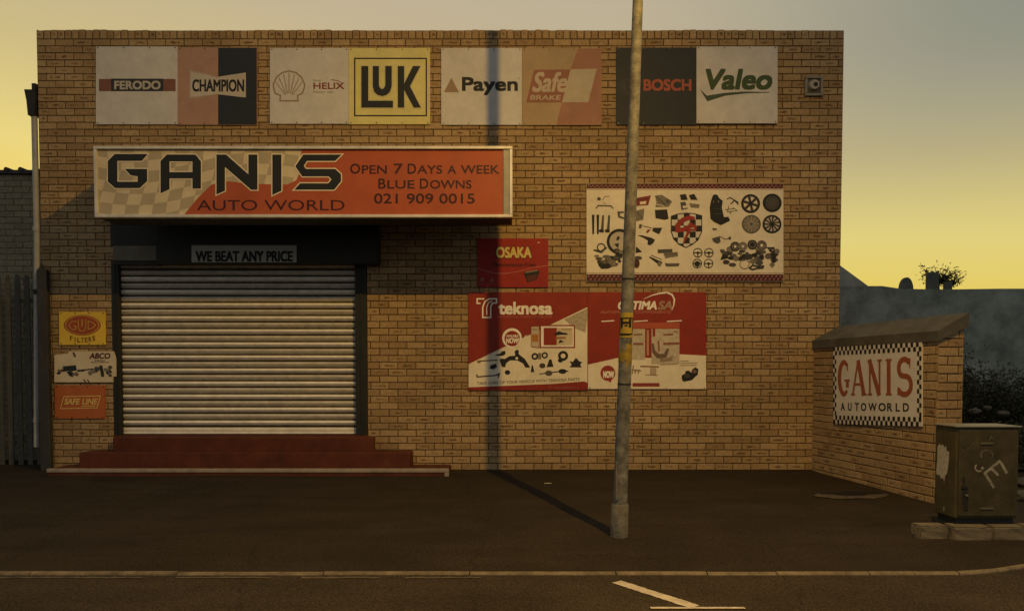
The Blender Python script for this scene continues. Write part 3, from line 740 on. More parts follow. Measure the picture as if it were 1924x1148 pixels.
p.poly([(1104.8,730.6),(1326.6,730.6),(1326.6,668),(1276,665.5),(1276,676),(1190,670),(1160,672.5),(1104.8,685)], cw, 1, 'printing')
p.rect(1180, 606, 1277, 617, paint((.42, .085, .04)), 1, 'printing')
p.text('OPTIMA', 1161, 565.5, 1234, 582, lw, .05, .22); p.text('SA', 1236, 565.5, 1263, 582, paint((.36, .22, .15)), .05, .22); p.text('AUTOMOTIVE COMPONENTS', 1128, 584, 1260, 589, paint((.46, .17, .11)), .02)
p.stroke([(1209,562),(1225,555),(1240,551),(1254,550),(1263,554),(1267,562),(1266,573),(1262,584)], [.6, 2, 3, 3.4, 3.2, 3, 2.2, .6], lw, 2, 'emblem')
for x0, x1 in ((1130, 1154), (1191, 1217), (1253, 1281)): p.stroke([(x0, 604), (x1, 602.5)], 2, lw, 2)
p.stroke([(1218, 602.8), (1238, 602)], 3, rr_, 2)
pg = paint((.52, .43, .31), var=.3, scale=25)
p.rect(1186, 618, 1212, 676, pg, 2, 'picture'); p.rect(1212, 618, 1223, 672, rr_, 3, 'picture'); p.rect(1215, 620, 1219, 668, paint((.5, .25, .14)), 4, 'picture'); p.rect(1224, 618, 1276.5, 684, pg, 2, 'picture'); p.rect(1226, 618, 1231, 632, rr_, 3, 'picture')
br = paint((.26, .10, .06), var=.4, scale=40); p.stroke([(1190,629),(1207,628)], 2.6, br, 4, 'picture'); p.stroke([(1190,646),(1209,646)], 4, br, 4, 'picture'); p.stroke([(1246,629),(1265,628)], 3, br, 4, 'picture'); p.stroke([(1246,646),(1276,645)], 4.4, br, 4, 'picture'); p.stroke([(1226,645),(1228,660),(1236,669),(1250,668),(1255,655)], [3,6,8,7,5], paint((.16,.10,.07), var=.5, scale=50), 4, 'picture'); p.stroke([(1237,640),(1238,660)], 3, br, 4, 'picture')
p.poly([(1240,680),(1262,678),(1265,668),(1250,673),(1240,672)], paint((.27,.20,.13)), 4, 'picture')
p.stroke([(1265,624),(1270,622),(1273,626)], 1.4, br, 4, 'picture'); p.stroke([(1203,688),(1238,689)], 2.4, br, 3, 'picture'); p.rect(1221, 691, 1233, 704, paint((.42,.33,.23)), 3, 'picture'); p.stroke([(1212,704),(1236,705)], 1, br, 3, 'picture'); p.stroke([(1240,685),(1272,684)], 1.4, paint((.3,.22,.14)), 3, 'picture')
for x in (1188, 1193, 1199): p.stroke([(x, 702), (x + 2, 686 + (x % 3) * 4)], 2, paint((.25, .19, .13)), 3, 'picture'); p.stroke([(x - 1, 694), (x + 6, 697)], 1.6, paint((.25, .19, .13)), 3.3, 'picture')
p.ell(1142, 701, 14, 14.5, paint((.30, .03, .02)), 2, 'emblem'); p.poly([(1140,713),(1150,712),(1147,719)], paint((.30, .03, .02)), 2.2, 'emblem'); p.text('NOW', 1133, 697, 1154, 710, lw, .06, 0, 3)
p.rect(1188.5, 719.5, 1239, 726, rr_, 2); p.rect(1191, 722, 1237, 723.2, pk, 3)
for i, (x0, x1) in enumerate(((1278, 1294), (1278, 1310), (1278, 1309))): p.stroke([(x0, 678.5 + 4 * i), (x1, 678 + 4 * i)], 1.3, paint((.25, .2, .13)), 2, 'picture')
p.poly([(1281,712),(1284,717),(1290,716),(1300,714),(1307,707),(1311,704),(1312,693),(1306,690),(1300,695),(1299,700),(1294,696),(1288,697),(1287,702),(1281,705)][::-1], dk2, 2, 'picture'); p.ell(1305, 698, 4, 3.4, paint((.2,.1,.07)), 3, 'picture', 12); p.ell(1291, 706, 5, 4, paint((.06,.055,.05)), 3, 'picture', 12)
p.build(r)

# ------------------------------------------------------------------ white parts poster with red check bands
r, p = wall_board('sign_board', 'wide cream accessories board with wheels, seat and shield', (1102, 345, 1472, 529), (.74, .655, .50), off=.03)
mar = paint((.060, .012, .014)); chk = paint((.34, .12, .10))
p.rect(1102.4, 345.4, 1471.6, 354.5, mar); p.rect(1102.4, 515.5, 1471.6, 528.6, mar); p.rect(1102.4, 355.6, 1471.6, 356.6, paint((.25, .05, .04))); p.rect(1102.4, 513, 1471.6, 514, paint((.25, .05, .04)))
for i in range(46):
    x = 1104 + i * 8
    p.poly([(x, 351), (x + 3.6, 350), (x + 4.4, 347.4), (x + .8, 348.4)], chk, 2); p.poly([(x + 4, 353.4), (x + 7.6, 352.6), (x + 8, 350.4), (x + 4.4, 351.2)], chk, 2)
    p.poly([(x, 521.5), (x + 3.6, 520.5), (x + 4.4, 517.2), (x + .8, 518.2)], chk, 2); p.poly([(x + 4, 526.6), (x + 7.6, 525.6), (x + 8, 522.4), (x + 4.4, 523.4)], chk, 2)
Q = lambda x, y: (1090 + x / 4.81, 330 + y / 4.81)
def pl(pts, m, lay=2): p.poly([Q(*q) for q in pts], m, lay, 'picture')
def sk(pts, w, m, lay=2, closed=False): p.stroke([Q(*q) for q in pts], w / 4.81 if isinstance(w, (int, float)) else [x / 4.81 for x in w], m, lay, 'picture', closed)
def ri(x, y, rad, w, m, lay=2, n=24): p.ring(*Q(x, y), rad / 4.81, w / 4.81, m, lay, 'picture', n)
def el(x, y, rx, ry, m, lay=2, n=16): p.ell(*Q(x, y), rx / 4.81, ry / 4.81, m, lay, 'picture', n)
gy = paint((.20, .17, .13), var=.4, scale=60); g2 = paint((.085, .08, .07), var=.5, scale=60); rdd = paint((.22, .03, .025))
p.item = 'pictured_mirror_parts'
sk([(140,300),(165,272),(280,276),(302,302)], [8,12,12,8], g2); el(170,212,18,16,g2,2,10); sk([(200,225),(225,190),(265,190)], 6, gy); sk([(205,240),(235,262)],5,gy)
p.item = 'pictured_shock_absorbers'
for x in (118, 160): sk([(x,355),(x,530)], [24,16], dk2); sk([(x-12,362),(x+12,362)],12,dk2,3)
for x in (208, 262): sk([(x,360),(x-10,515)], [18,26], g2); el(x-16,500,24,16,dk2,3,10)
p.item = 'pictured_door_mirror'
pl([(335,325),(345,380),(395,395),(400,380),(360,365),(362,340),(395,340),(395,325)], g2)
p.item = 'pictured_bumper'
pl([(500,205),(640,180),(615,268),(500,275)][::-1], rdd); pl([(540,238),(598,232),(594,258),(540,262)][::-1], cw, 3); sk([(500,225),(620,208)],5,dk2,3)
p.item = 'pictured_headlight'
pl([(675,182),(740,176),(800,215),(832,235),(800,282),(680,286),(690,240)][::-1], gy); el(790,232,18,18,g2,3); sk([(690,195),(770,265)],10,g2,3); sk([(690,262),(760,276)],6,cw,3)
p.item = 'pictured_lamp_unit'
pl([(500,320),(580,300),(570,400),(500,415)][::-1], gy); sk([(515,330),(565,390)],8,g2,3)
p.item = 'pictured_brake_pads'
pl([(900,175),(955,168),(972,220),(912,224)][::-1], dk2); pl([(982,178),(1030,166),(1062,222),(1000,220)][::-1], dk2); pl([(905,242),(950,238),(972,300),(915,312)][::-1], g2); pl([(925,275),(965,272),(968,292),(930,298)][::-1], cw, 3); pl([(985,250),(1080,262),(1072,295),(1000,290)][::-1], gy)
p.item = 'pictured_floor_mat'
pl([(675,312),(785,306),(800,392),(762,402),(682,386)][::-1], dk2)
p.item = 'pictured_car_seat'
pl([(1195,190),(1205,175),(1225,170),(1245,180),(1252,200),(1288,230),(1280,290),(1300,375),(1340,374),(1356,408),(1272,450),(1212,422),(1178,392),(1170,290),(1182,230)][::-1], paint((.012,.012,.012))); el(1206,238,5,9,gy,3,10); el(1250,236,6,11,gy,3,10); sk([(1200,300),(1280,300)],4,g2,3); sk([(1205,350),(1290,345)],4,g2,3)
p.item = 'pictured_seat_rails'
sk([(1325,215),(1355,200),(1430,245)],10,g2); sk([(1360,260),(1395,225),(1430,262)],10,dk2); sk([(1345,275),(1330,330),(1420,318),(1380,290)],6,g2); sk([(1310,310),(1390,300)],6,g2); sk([(1355,350),(1365,320)],6,g2)
p.item = 'pictured_wheels'
# wheels
ri(1540,255,86,18,dk2); el(1540,255,68,68,gy,1.5,24); el(1540,255,18,18,dk2,4)
for i in range(6):
    t = i * math.pi / 3 + .3; sk([(1540,255),(1540+70*math.cos(t),255+70*math.sin(t))],[16,11],dk2,3); pl([(1540+24*math.cos(t+.5),255+24*math.sin(t+.5)),(1540+62*math.cos(t+.25),255+62*math.sin(t+.25)),(1540+62*math.cos(t+.8),255+62*math.sin(t+.8))], cw, 2.5)
el(1735,248,86,84,paint((.014,.014,.014)),2,26); ri(1735,248,62,8,g2,3); el(1735,248,34,34,g2,3)
for i in range(14):
    t = i * math.pi / 7; sk([(1735+34*math.cos(t),248+34*math.sin(t)),(1735+54*math.cos(t),248+54*math.sin(t))],6,gy,3.5)
el(1547,440,86,84,gy,2,26); ri(1547,440,84,9,g2,3); el(1547,440,14,14,g2,4)
for i in range(12):
    t = i * math.pi / 6; sk([(1547,440),(1547+70*math.cos(t),440+70*math.sin(t))],7,paint((.34,.3,.24)),3.3)
el(1733,440,86,84,dk2,2,26); el(1733,440,68,66,paint((.48,.42,.33)),3,24); el(1733,440,20,20,dk2,5)
for i in range(11):
    t = i * 2 * math.pi / 11; sk([(1733+14*math.cos(t),440+14*math.sin(t)),(1733+70*math.cos(t+.3),440+70*math.sin(t+.3))],[10,14],dk2,4)
p.item = 'pictured_shield'
# shield
shd = [(828,372),(890,352),(960,345),(1030,350),(1094,368),(1094,505),(1062,578),(1010,620),(955,646),(895,618),(850,572),(827,505)]
pl(offset_poly(shd, 9)[::-1], dk2, 2); pl(shd[::-1], paint((.62,.57,.47)), 3)
for i in range(5):
    for j in range(6):
        if (i + j) % 2 == 0:
            x0, y0 = 828 + i * 54, 345 + j * 54
            c_ = clip_convex([(x0, y0), (x0 + 54, y0), (x0 + 54, y0 + 54), (x0, y0 + 54)], shd)
            if len(c_) > 2: pl(c_[::-1], paint((.014,.014,.014)), 4)
rg = paint((.30, .028, .02)); sk([(1036,388),(985,382),(930,402),(880,452),(880,492),(930,492),(985,462),(1040,455)], [26,40,44,46,44,40,34,22], rg, 5); sk([(985,430),(1045,470),(1040,492),(985,492)], [26,24,20,16], rg, 5.4); sk([(992,480),(955,560),(932,612)], [34,22,10], rg, 5.2)
p.item = 'pictured_steering_wheels'
# steering wheels
for (x, y) in ((1063,698),(1163,698),(1058,795),(1160,795)):
    ri(x, y, 43, 8, dk2); sk([(x-38,y),(x+38,y)], 10, dk2); sk([(x,y),(x,y+38)], 10, dk2); el(x, y, 13, 12, dk2, 3)
el(1058,797,26,26,dk2,3.4)
p.item = 'pictured_tool_cases'
pl([(700,668),(832,664),(836,700),(702,702)][::-1], g2); pl([(755,700),(880,690),(886,728),(770,748)][::-1], gy); sk([(755,716),(880,706)],6,g2,3)
p.item = 'pictured_exhaust'
sk([(625,735),(735,800)],[10,40],dk2); sk([(640,720),(738,760)],7,g2); el(716,800,18,22,gy,3,10)
p.item = 'pictured_tray'
pl([(765,792),(900,792),(888,820),(778,822)][::-1], g2); sk([(785,802),(880,802)],8,gy,3)
p.item = 'pictured_wiper_parts'
pl([(535,440),(560,440),(552,480),(530,475)][::-1], g2); sk([(560,455),(650,475)],7,g2); pl([(650,500),(660,472),(742,472),(716,530),(688,520)][::-1], dk2); pl([(592,515),(610,488),(640,490),(610,520)][::-1], rdd)
p.item = 'pictured_fender'
pl([(515,542),(560,540),(650,565),(677,582),(660,612),(630,632),(608,622),(612,588),(570,562)][::-1], dk2)
p.item = 'pictured_small_mirror'
sk([(1195,480),(1235,488)],12,dk2); sk([(1205,478),(1208,500)],10,g2); pl([(1190,568),(1262,548),(1270,600),(1240,618),(1205,600)][::-1], g2); sk([(1262,550),(1310,575),(1352,570)],8,gy); el(1352,566,14,14,g2,3,10)
# heaps of engine parts
p.item = 'pictured_spare_tyre'
ri(355,597,115,26,paint((.014,.014,.014)),3,32); el(355,597,86,86,paint((.46,.4,.31)),2.5,24); pl([(340,545),(362,560),(340,590),(325,580)],dk2,3); pl([(305,620),(350,610),(345,660)],dk2,3)
p.item = 'pictured_engine_parts#a'
random.seed(21)
dks = [dk2, g2, gy, paint((.045,.042,.04), var=.5, scale=60), paint((.13,.11,.09), var=.5, scale=60)]
for i in range(34):
    x = random.uniform(140, 390); y = random.uniform(690, 835) - abs(x - 260) * .1
    el(x, y, random.uniform(14, 38), random.uniform(10, 26), random.choice(dks), 2.6 + i * .04, random.choice((5, 6, 9, 14)))
sk([(120,672),(190,690),(240,650)],[12,22,14],dk2,3); ri(190,650,40,12,g2,3); el(235,818,46,24,dk2,4.2); el(300,812,40,10,gy,4)
pl([(505,640),(560,690),(500,700)],dk2,3); el(525,745,34,18,g2,3); el(510,795,28,42,paint((.09,.025,.02)),3); ri(510,790,24,8,dk2,4)
p.item = 'pictured_engine_parts#b'
for i in range(46):
    x = random.uniform(1290, 1780); y = random.uniform(660, 810)
    el(x, y, random.uniform(14, 46), random.uniform(10, 30), random.choice(dks), 2.4 + i * .035, random.choice((4, 5, 6, 10, 14)))
for (x, y, rad) in ((1400,642,44),(1470,640,40),(1555,625,44),(1640,632,46)): el(x, y, rad, rad, random.choice(dks), 4.2, 20); ri(x, y, rad * .7, 8, gy, 4.5); el(x, y, rad * .3, rad * .3, random.choice((dk2, cw)), 4.6, 12)
pl([(1262,668),(1305,668),(1298,700),(1272,700)][::-1], g2, 4.4); pl([(1265,765),(1290,705),(1330,720),(1345,745)],dk2,4.4); sk([(1675,652),(1752,652),(1752,705)],9,dk2,4.4); pl([(1725,710),(1770,705),(1765,785),(1735,790)][::-1],dk2,4.6); sk([(1530,835),(1560,810),(1600,822),(1655,818),(1650,836),(1600,838),(1555,850)],13,dk2,4.8,True); ri(1485,800,46,7,gy,4.8,24)
p.build(r)

# ------------------------------------------------------------------ three boards left of the shutter
r, p = wall_board('sign_board', 'yellow filter board with a red eye-shaped logo left of the shutter', (111, 586, 198, 648), (.74, .49, .05))
or_ = paint((.36, .065, .02)); lens = lambda k: [(154.5 + 35 * k * math.cos(t) , 611 + 19.5 * k * math.sin(t) * (abs(math.sin(t)) ** .12)) for t in [2 * math.pi * i / 40 for i in range(40)]]
ye = paint((.52, .34, .06)); p.poly(lens(1)[::-1], or_, 1, 'emblem'); p.poly(lens(.93)[::-1], ye, 2, 'emblem'); p.poly(lens(.87)[::-1], or_, 3, 'emblem')
p.stroke([(145, 604), (135, 604), (129, 611), (136, 619), (143, 619), (143, 613), (139, 613)], 1.6, ye, 4, 'lettering#g'); p.stroke([(147.5, 600), (147.5, 615), (150, 621), (154.5, 622), (159, 621), (161.5, 615), (161.5, 600)], 1.5, ye, 4, 'lettering#u'); p.stroke([(154.5, 600), (154.5, 614)], 2.4, ye, 4, 'lettering#u'); p.stroke([(166, 603.5), (174, 605.5), (180, 611), (174, 616.5), (166, 618.5)], 1.6, ye, 4, 'lettering#d', True)
for i, ch in enumerate('FILTERS'):
    x = 131.5 + i * 7; y = 635 - ((i - 3) ** 2) * .38; p.text(ch, x + (1.6 if ch == 'I' else 0), y - .6, x + (3.6 if ch == 'I' else 5.6), y + 8.5, paint((.20, .10, .02)), .04)
p.build(r)
r, p = wall_board('sign_board', 'torn cream board with a row of dark car parts left of the shutter', [(102, 667), (128, 664), (129, 660), (213, 660), (218, 672), (218.5, 707), (212, 708), (212, 718), (102, 718)], (.64, .53, .35), off=.03)
mk = paint((.08, .022, .02)); p.text('ABCO', 168, 663, 207.5, 674, mk, .06, .2); p.text('SPARE PARTS', 178, 676, 198, 678.4, mk, .02); p.text('QUALITY BRANDS', 171, 679.3, 205, 681.8, mk, .02)
random.seed(5)
for i in range(40):
    x = random.uniform(105, 210); y = 698 + random.uniform(-8, 8) * (1 if 118 < x < 148 or 178 < x < 208 else .45)
    p.ell(x, y, random.uniform(2, 5.5), random.uniform(1.4, 4), random.choice((dk2, g2, gy, paint((.03, .035, .04), var=.5, scale=60), paint((.14, .04, .03)))), 1.5 + i * .04, 'picture', random.choice((4, 5, 7, 10)))
p.poly([(119,697),(144,696),(143,686),(119,688)], paint((.02, .024, .026)), 3.4, 'picture'); p.ell(133, 702, 4.5, 4, dk2, 3.6, 'picture', 12); p.stroke([(146, 696), (176, 693)], 2.2, dk2, 3.6, 'picture')
p.poly([(190,703),(196,702),(192,686),(187,687)], dk2, 3.6, 'picture'); p.poly([(136,662),(140,662),(143,670),(140,671)], mk, 2); p.stroke([(157, 712), (161, 718)], 2, mk, 2); p.stroke([(164, 713), (168, 718)], 2, mk, 2); p.build(r)
r, p = wall_board('sign_board', 'orange red board with a slanted yellow outline logo left of the shutter', (103, 724, 197, 786), (.43, .115, .03))
yl = paint((.70, .48, .14)); p.stroke([(113.5, 767.5), (120, 745), (189, 743.5), (182.5, 766)], 1.5, yl, 1, 'emblem', True); p.text('SAFE', 120.5, 748.5, 151, 760, yl, .05, .25); p.text('LINE', 154, 748.5, 184, 760, yl, .03, .25); p.stroke([(152.5, 763), (179, 762.5)], 1.5, yl, 2, 'emblem'); p.build(r)

# ------------------------------------------------------------------ brick side wall with a sloped coping, and its board
s0 = Vector((3.845, YW, 0)); s1 = Vector((4.165, 7.30, 0)); d = (s1 - s0).normalized(); nL = Vector((d.y, -d.x, 0)).normalized()
if nL.x > 0: nL = -nL
LW = (s1 - s0).length; TH = .285; back = -nL * TH
sw = thing('side_wall', 'low brick side wall with a sloping concrete coping right of the shop', 'wall', s0)
ZB = gz(7.3) - .02
bricks('wall', sw, [
    (s0 + Vector((0, 0, ZB)), d, nL, LW, 1.60 - ZB, [], False, 0),
    (s1 + Vector((0, 0, ZB)), back, d, TH, 1.668 - ZB, [], False, 1),
    (s1 + back + Vector((0, 0, ZB)), -d, -nL, LW, 1.70 - ZB, [], False, 0)], M_BRICK, M_MORTAR)
q = MB(); M_COP = paint((.10, .09, .07), .9, .4, 5, bump=.4, name='concrete')
o_ = nL * .022
sec = lambda s: [s + o_ + Vector((0, 0, 1.555)), s + o_ + Vector((0, 0, 1.655)), s + back - o_ + Vector((0, 0, 1.835)), s + back - o_ + Vector((0, 0, 1.70))]
a_, b2 = sec(s0 + d * .012), sec(s1 + d * .03)
q.mesh(a_ + b2, [[0, 1, 5, 4], [1, 2, 6, 5], [2, 3, 7, 6], [3, 0, 4, 7], [3, 2, 1, 0], [4, 5, 6, 7]], M_COP); q.build('coping', sw)
# board on the side wall
def on_side(px, py, off=0.0):
    dr = ray(px, py); P0 = s0 + nL * off; o = Vector((0, 0, CAMZ)); t = (P0 - o).dot(nL) / dr.dot(nL); return o + dr * t
c0 = on_side(1565.5, 652, .02); c1 = on_side(1731.5, 801, .02); c2 = on_side(1731.5, 642.5, .02); c3 = on_side(1566, 796, .02)
zt_ = (c0.z + c2.z) / 2; zb_ = (c1.z + c3.z) / 2; u0 = (c0 - s0).dot(d); u1 = (c1 - s0).dot(d); BW, BH = u1 - u0, zt_ - zb_
org = s0 + nL * .02 + d * u0 + Vector((0, 0, zt_))
sb = thing('sign_board', 'square white board with red serif capitals and a black check border on the side wall', 'sign', org + Vector((0, 0, -BH)))
mp = lambda x, y, lay: (c0 * (1 - x) + c2 * x) * (1 - y) + (c3 * (1 - x) + c1 * x) * y + nL * (.0012 * lay)
q = MB(); q.prism([mp(0, 1, 0), mp(1, 1, 0), mp(1, 0, 0), mp(0, 0, 0)], -nL * .017, paint((.68, .63, .54), .55, .12)); q.build('panel', sb)
p = Print(mp); bk = paint((.014, .012, .012)); NC = 38
for i in range(NC):
    for j, y in enumerate((0, .055)):
        if (i + j) % 2 == 0: p.rect(i / NC, y, (i + 1) / NC, y + .055, bk, 1)
        if (i + j) % 2 == 1: p.rect(i / NC, .89 + y, (i + 1) / NC, .89 + y + .055, bk, 1)
for j in range(14):
    y = .11 + j * (.78 / 14)
    for k, x in enumerate((0, .021, .958, .979)):
        if (j + k) % 2 == 0: p.rect(x, y, x + .021, y + .78 / 14, bk, 1)
rdx = paint((.32, .085, .036)); AS = BH / BW
def sstroke(pts, ws):      # stroke in real proportions
    P_ = [(x, y * AS) for x, y in pts]; old = p.map; p.map = lambda x, y, lay: old(x, y / AS, lay)
    k = sum(pts[0][0] > e for e in (.225, .43, .61, .74)); p.stroke(P_, ws, rdx, 2, 'lettering#%d' % k); p.map = old
T0, T1 = .185, .63; tm = (T0 + T1) / 2; w1, w2, sf = .040, .020, .012
def arc(cx, cy, rx, ry, a0, a1, n=14): return [(cx + rx * math.cos(R(a0 + (a1 - a0) * i / n)), cy + ry * math.sin(R(a0 + (a1 - a0) * i / n))) for i in range(n + 1)]
g = arc(.145, tm, .060, .205, -50, -310 + 0, 22); sstroke(g, [.012] + [.026 + .018 * math.sin(math.pi * i / 22) for i in range(1, 23)]); sstroke([(.188, T1 - .10), (.188, tm + .045)], .036); sstroke([(.150, tm + .03), (.218, tm + .03)], .014); sstroke([(.184, T0 + .035), (.190, T0 + .13)], [.028, .008])
sstroke([(.255, T1), (.322, T0)], .020); sstroke([(.322, T0), (.392, T1)], .042); sstroke([(.278, T1 - .14), (.375, T1 - .14)], .016)
sstroke([(.235, T1 - .012), (.282, T1 - .012)], .014); sstroke([(.362, T1 - .012), (.424, T1 - .012)], .014)
sstroke([(.462, T0), (.462, T1)], .020); sstroke([(.455, T0), (.570, T1)], .042); sstroke([(.572, T0), (.572, T1)], .020)
sstroke([(.435, T0 + .012), (.485, T0 + .012)], .014); sstroke([(.440, T1 - .012), (.486, T1 - .012)], .014); sstroke([(.548, T0 + .012), (.598, T0 + .012)], .014)
sstroke([(.672, T0), (.672, T1)], .040); sstroke([(.640, T0 + .012), (.704, T0 + .012)], .014); sstroke([(.640, T1 - .012), (.704, T1 - .012)], .014)
s_ = arc(.835, T0 + .115, .058, .105, -25, -180, 10) + arc(.835, T0 + .12, .058, .10, 180, 120, 4)[1:] + arc(.835, T1 - .125, .066, .115, -60, 0, 4) + arc(.835, T1 - .118, .066, .108, 0, 165, 10)[1:]
sstroke(s_, [.016] + [.036] * (len(s_) - 2) + [.016]); sstroke([(.888, T0 + .0), (.888, T0 + .12)], [.014, .008]); sstroke([(.771, T1 - .10), (.771, T1)], [.008, .014])
for ch, xa, xb in zip('AUTOWORLD', (.10, .195, .28, .355, .445, .56, .655, .745, .82), (.155, .24, .335, .42, .54, .64, .71, .79, .88)): p.text(ch, xa, .725, xb, .825, bk, .02)
p.build(sb)

# ------------------------------------------------------------------ leaning lamp post; its lantern lights the shop front
base = ground(1163, 1006); LEAN = Vector((.0202, -.0647, 1.0))
lp = thing('lamp_post', 'leaning grey steel lamp post with a yellow hydrant sticker in front of the shop', 'lamp post', base)
M_POST = paint((.20, .185, .15), .65, .7, 13, bump=.3, name='weathered_steel'); M_POST2 = paint((.17, .155, .12), .75, .45, 14, bump=.5, name='weathered_steel')
H = lambda h: base + LEAN * h
rad = lambda h: .0585 - .0048 * h if h < 5 else .0345 - .003 * (h - 5)
b = MB(); hs = [-.1, .268] ; b.tube([H(-.1), H(.0), H(.255), H(.268)], [.0715, .0715, .069, .060], M_POST2, 24); b.build('base_sleeve', lp)
b = MB(); hs = [.26 + i * .25 for i in range(27)]; b.tube([H(h) for h in hs], [rad(h) for h in hs], M_POST, 24)
for h in (1.23, 2.05): b.tube([H(h - .006), H(h + .006)], [rad(h) + .0018, rad(h) + .0016], M_DARK, 24, False)
b.build('shaft', lp)
b = MB(); ax = Vector((1, 0, 0)); c = H(.30)
b.bbox(c + Vector((-.046, -.056, .0)), c + Vector((-.016, -.040, .30)), M_POST2, .004); b.build('access_door', lp)
LAMP = Vector((1.853, 2.856, 6.76))
top = H(6.7); b = MB(); aim = LAMP + Vector((0, 0, .14)); arm = []
for i in range(13):
    t = i / 12; arm.append(top.lerp(aim, t) + Vector((0, 0, .26 * math.sin(t * math.pi * .5) + .12 * math.sin(math.pi * t) - .26 * t)))
b.tube(arm, [.036 - .008 * i / 12 for i in range(13)], M_POST, 12); b.build('arm', lp)
dr = Vector((aim.x - top.x, aim.y - top.y, 0)).normalized(); pe = Vector((-dr.y, dr.x, 0))
b = MB(); ring_ = []
prof = [(-.34, .05, .04, .02), (-.25, .10, .06, .01), (0, .14, .07, 0), (.25, .13, .06, 0), (.36, .06, .03, .01)]; vs = []
for (u, w, hh, dz) in prof:
    for k in range(10):
        t = math.pi * k / 9; vs.append(aim + dr * u + pe * (w * math.cos(t)) + Vector((0, 0, dz - .02 + hh * math.sin(t))))
b.mesh(vs, [[i * 10 + k, i * 10 + k + 1, (i + 1) * 10 + k + 1, (i + 1) * 10 + k] for i in range(4) for k in range(9)] + [list(range(10)), list(range(40, 50))], M_POST, True); b.build('lantern', lp)
em, t, bs = new_mat('lit_lens'); bs.inputs['Emission Color'].default_value = (1, .55, .16, 1); bs.inputs['Emission Strength'].default_value = 6
b = MB(); b.face([aim + dr * u + pe * w + Vector((0, 0, -.022)) for u, w in ((-.24, -.09), (.24, -.11), (.24, .11), (-.24, .09))], em); b.build('lens', lp)
ld = bpy.data.lights.new('street_light', 'SPOT'); ld.energy = 1600; ld.color = (1, .60, .13); ld.shadow_soft_size = .03; ld.spot_size = R(158); ld.spot_blend = 1.0
lo = bpy.data.objects.new('street_light', ld); S.collection.objects.link(lo); lo.location = LAMP
lo.rotation_euler = Vector((-.50, .42, -1)).to_track_quat('-Z', 'Y').to_euler()
# stickers wrapped round the shaft
def h_of(py):
    lo_, hi_ = 0.0, 8.0
    for _ in range(40):
        m = (lo_ + hi_) / 2; P = H(m) - Vector((0, 0, CAMZ)); f_ = Vector((0, math.cos(PITCH), -math.sin(PITCH))); u_ = Vector((0, math.sin(PITCH), math.cos(PITCH)))
        y = PPY - F * P.dot(u_) / P.dot(f_)
        if y > py: lo_ = m
        else: hi_ = m
    return m
def wrap(b, u0, u1, pa, pb, m, lay=1, n=8):
    for i in range(n):
        q = []
        for (u, py) in ((u0 + (u1 - u0) * i / n, pb), (u0 + (u1 - u0) * (i + 1) / n, pb), (u0 + (u1 - u0) * (i + 1) / n, pa), (u0 + (u1 - u0) * i / n, pa)):
            h = h_of(py); t = R(-90 - 14 + u * 80); rr2 = rad(h) + .0006 * lay + .0014
            q.append(H(h) + Vector((rr2 * math.cos(t), rr2 * math.sin(t), 0)))
        b.face(q, m)
yw = paint((.46, .31, .035), .6, .3, 30); yk = paint((.014, .012, .01)); b = MB()
wrap(b, -1, 1, 588, 635, yw, 1); b.build('sticker', lp)
b = MB(); wrap(b, -.95, -.82, 600, 627, yk, 2, 2); wrap(b, .82, .95, 600, 627, yk, 2, 2); wrap(b, -.95, .95, 597.5, 600, yk, 2); wrap(b, -.95, 0, 627, 629.5, yk, 2, 4); wrap(b, 0, .95, 627, 629.5, yk, 2, 4); wrap(b, -.5, .5, 629.5, 631, yk, 2, 4)
wrap(b, -.62, -.34, 600.5, 616, yk, 3, 2); wrap(b, .34, .62, 600.5, 616, yk, 3, 2); wrap(b, -.34, .34, 605, 609, yk, 3, 4); wrap(b, -.12, .22, 611, 613.5, yk, 3, 2); b.build('sticker_letter', lp)
b = MB(); ypt = paint((.33, .22, .03), .75, .5, 22); random.seed(3)
for i in range(14):
    u = -1 + i * 2 / 14; w_ = 1 - abs(u) * .4; wrap(b, u, u + 2 / 14, 658 + random.uniform(-7, 5) - (12 if u > .1 else 0), 680 + random.uniform(-5, 7) * w_ + (5 if u > 0 else 0), ypt, 1, 1)
b.build('paint_patch', lp)
b = MB(); wrap(b, -.85, -.5, 637, 661, paint((.42, .37, .29), .7, .3), 1, 3); b.build('paper_scrap', lp)

# ------------------------------------------------------------------ electricity cabinet on a block plinth
pb_ = ground(1786, 1018); yf = 5.93
M_CAB = paint((.072, .059, .027), .6, .4, 7, bump=.15, name='weathered_olive_paint'); M_CAB2 = paint((.064, .051, .023), .6, .45, 9, name='weathered_olive_paint')
zc0 = at(1850, 984, yf).z; zc1 = at(1850, 803, yf).z; xc0 = at(1795, 900, yf).x; xc1 = at(1913, 900, yf).x; yb = 6.22
cb = thing('utility_cabinet', 'olive green metal electricity cabinet with white graffiti on a rough concrete base', 'cabinet', ((xc0 + xc1) / 2, (yf + yb) / 2, zc0))
b = MB(); b.bbox((xc0, yf, zc0 + .045), (xc1, yb, zc1), M_CAB, .008); b.box((xc0 + .02, yf + .02, zc0 - .01), (xc1 - .02, yb - .02, zc0 + .046), M_DARK); b.build('body', cb)
b = MB(); b.bbox((xc0 - .012, yf - .018, zc1 + .0005), (xc1 + .012, yb + .012, zc1 + .013), paint((.26, .24, .18), .4, .3, 9, metal=.4), .004); b.build('lid', cb)
dx0, dx1 = xc0 + .018, xc1 - .018; dz0, dz1 = zc0 + .065, zc1 - .022
b = MB(); b.bbox((dx0, yf - .014, dz0), (dx1, yf - .0005, dz1), M_CAB2, .005); b.build('door', cb)
pc = lambda px, py: at(px, py, yf - .015)
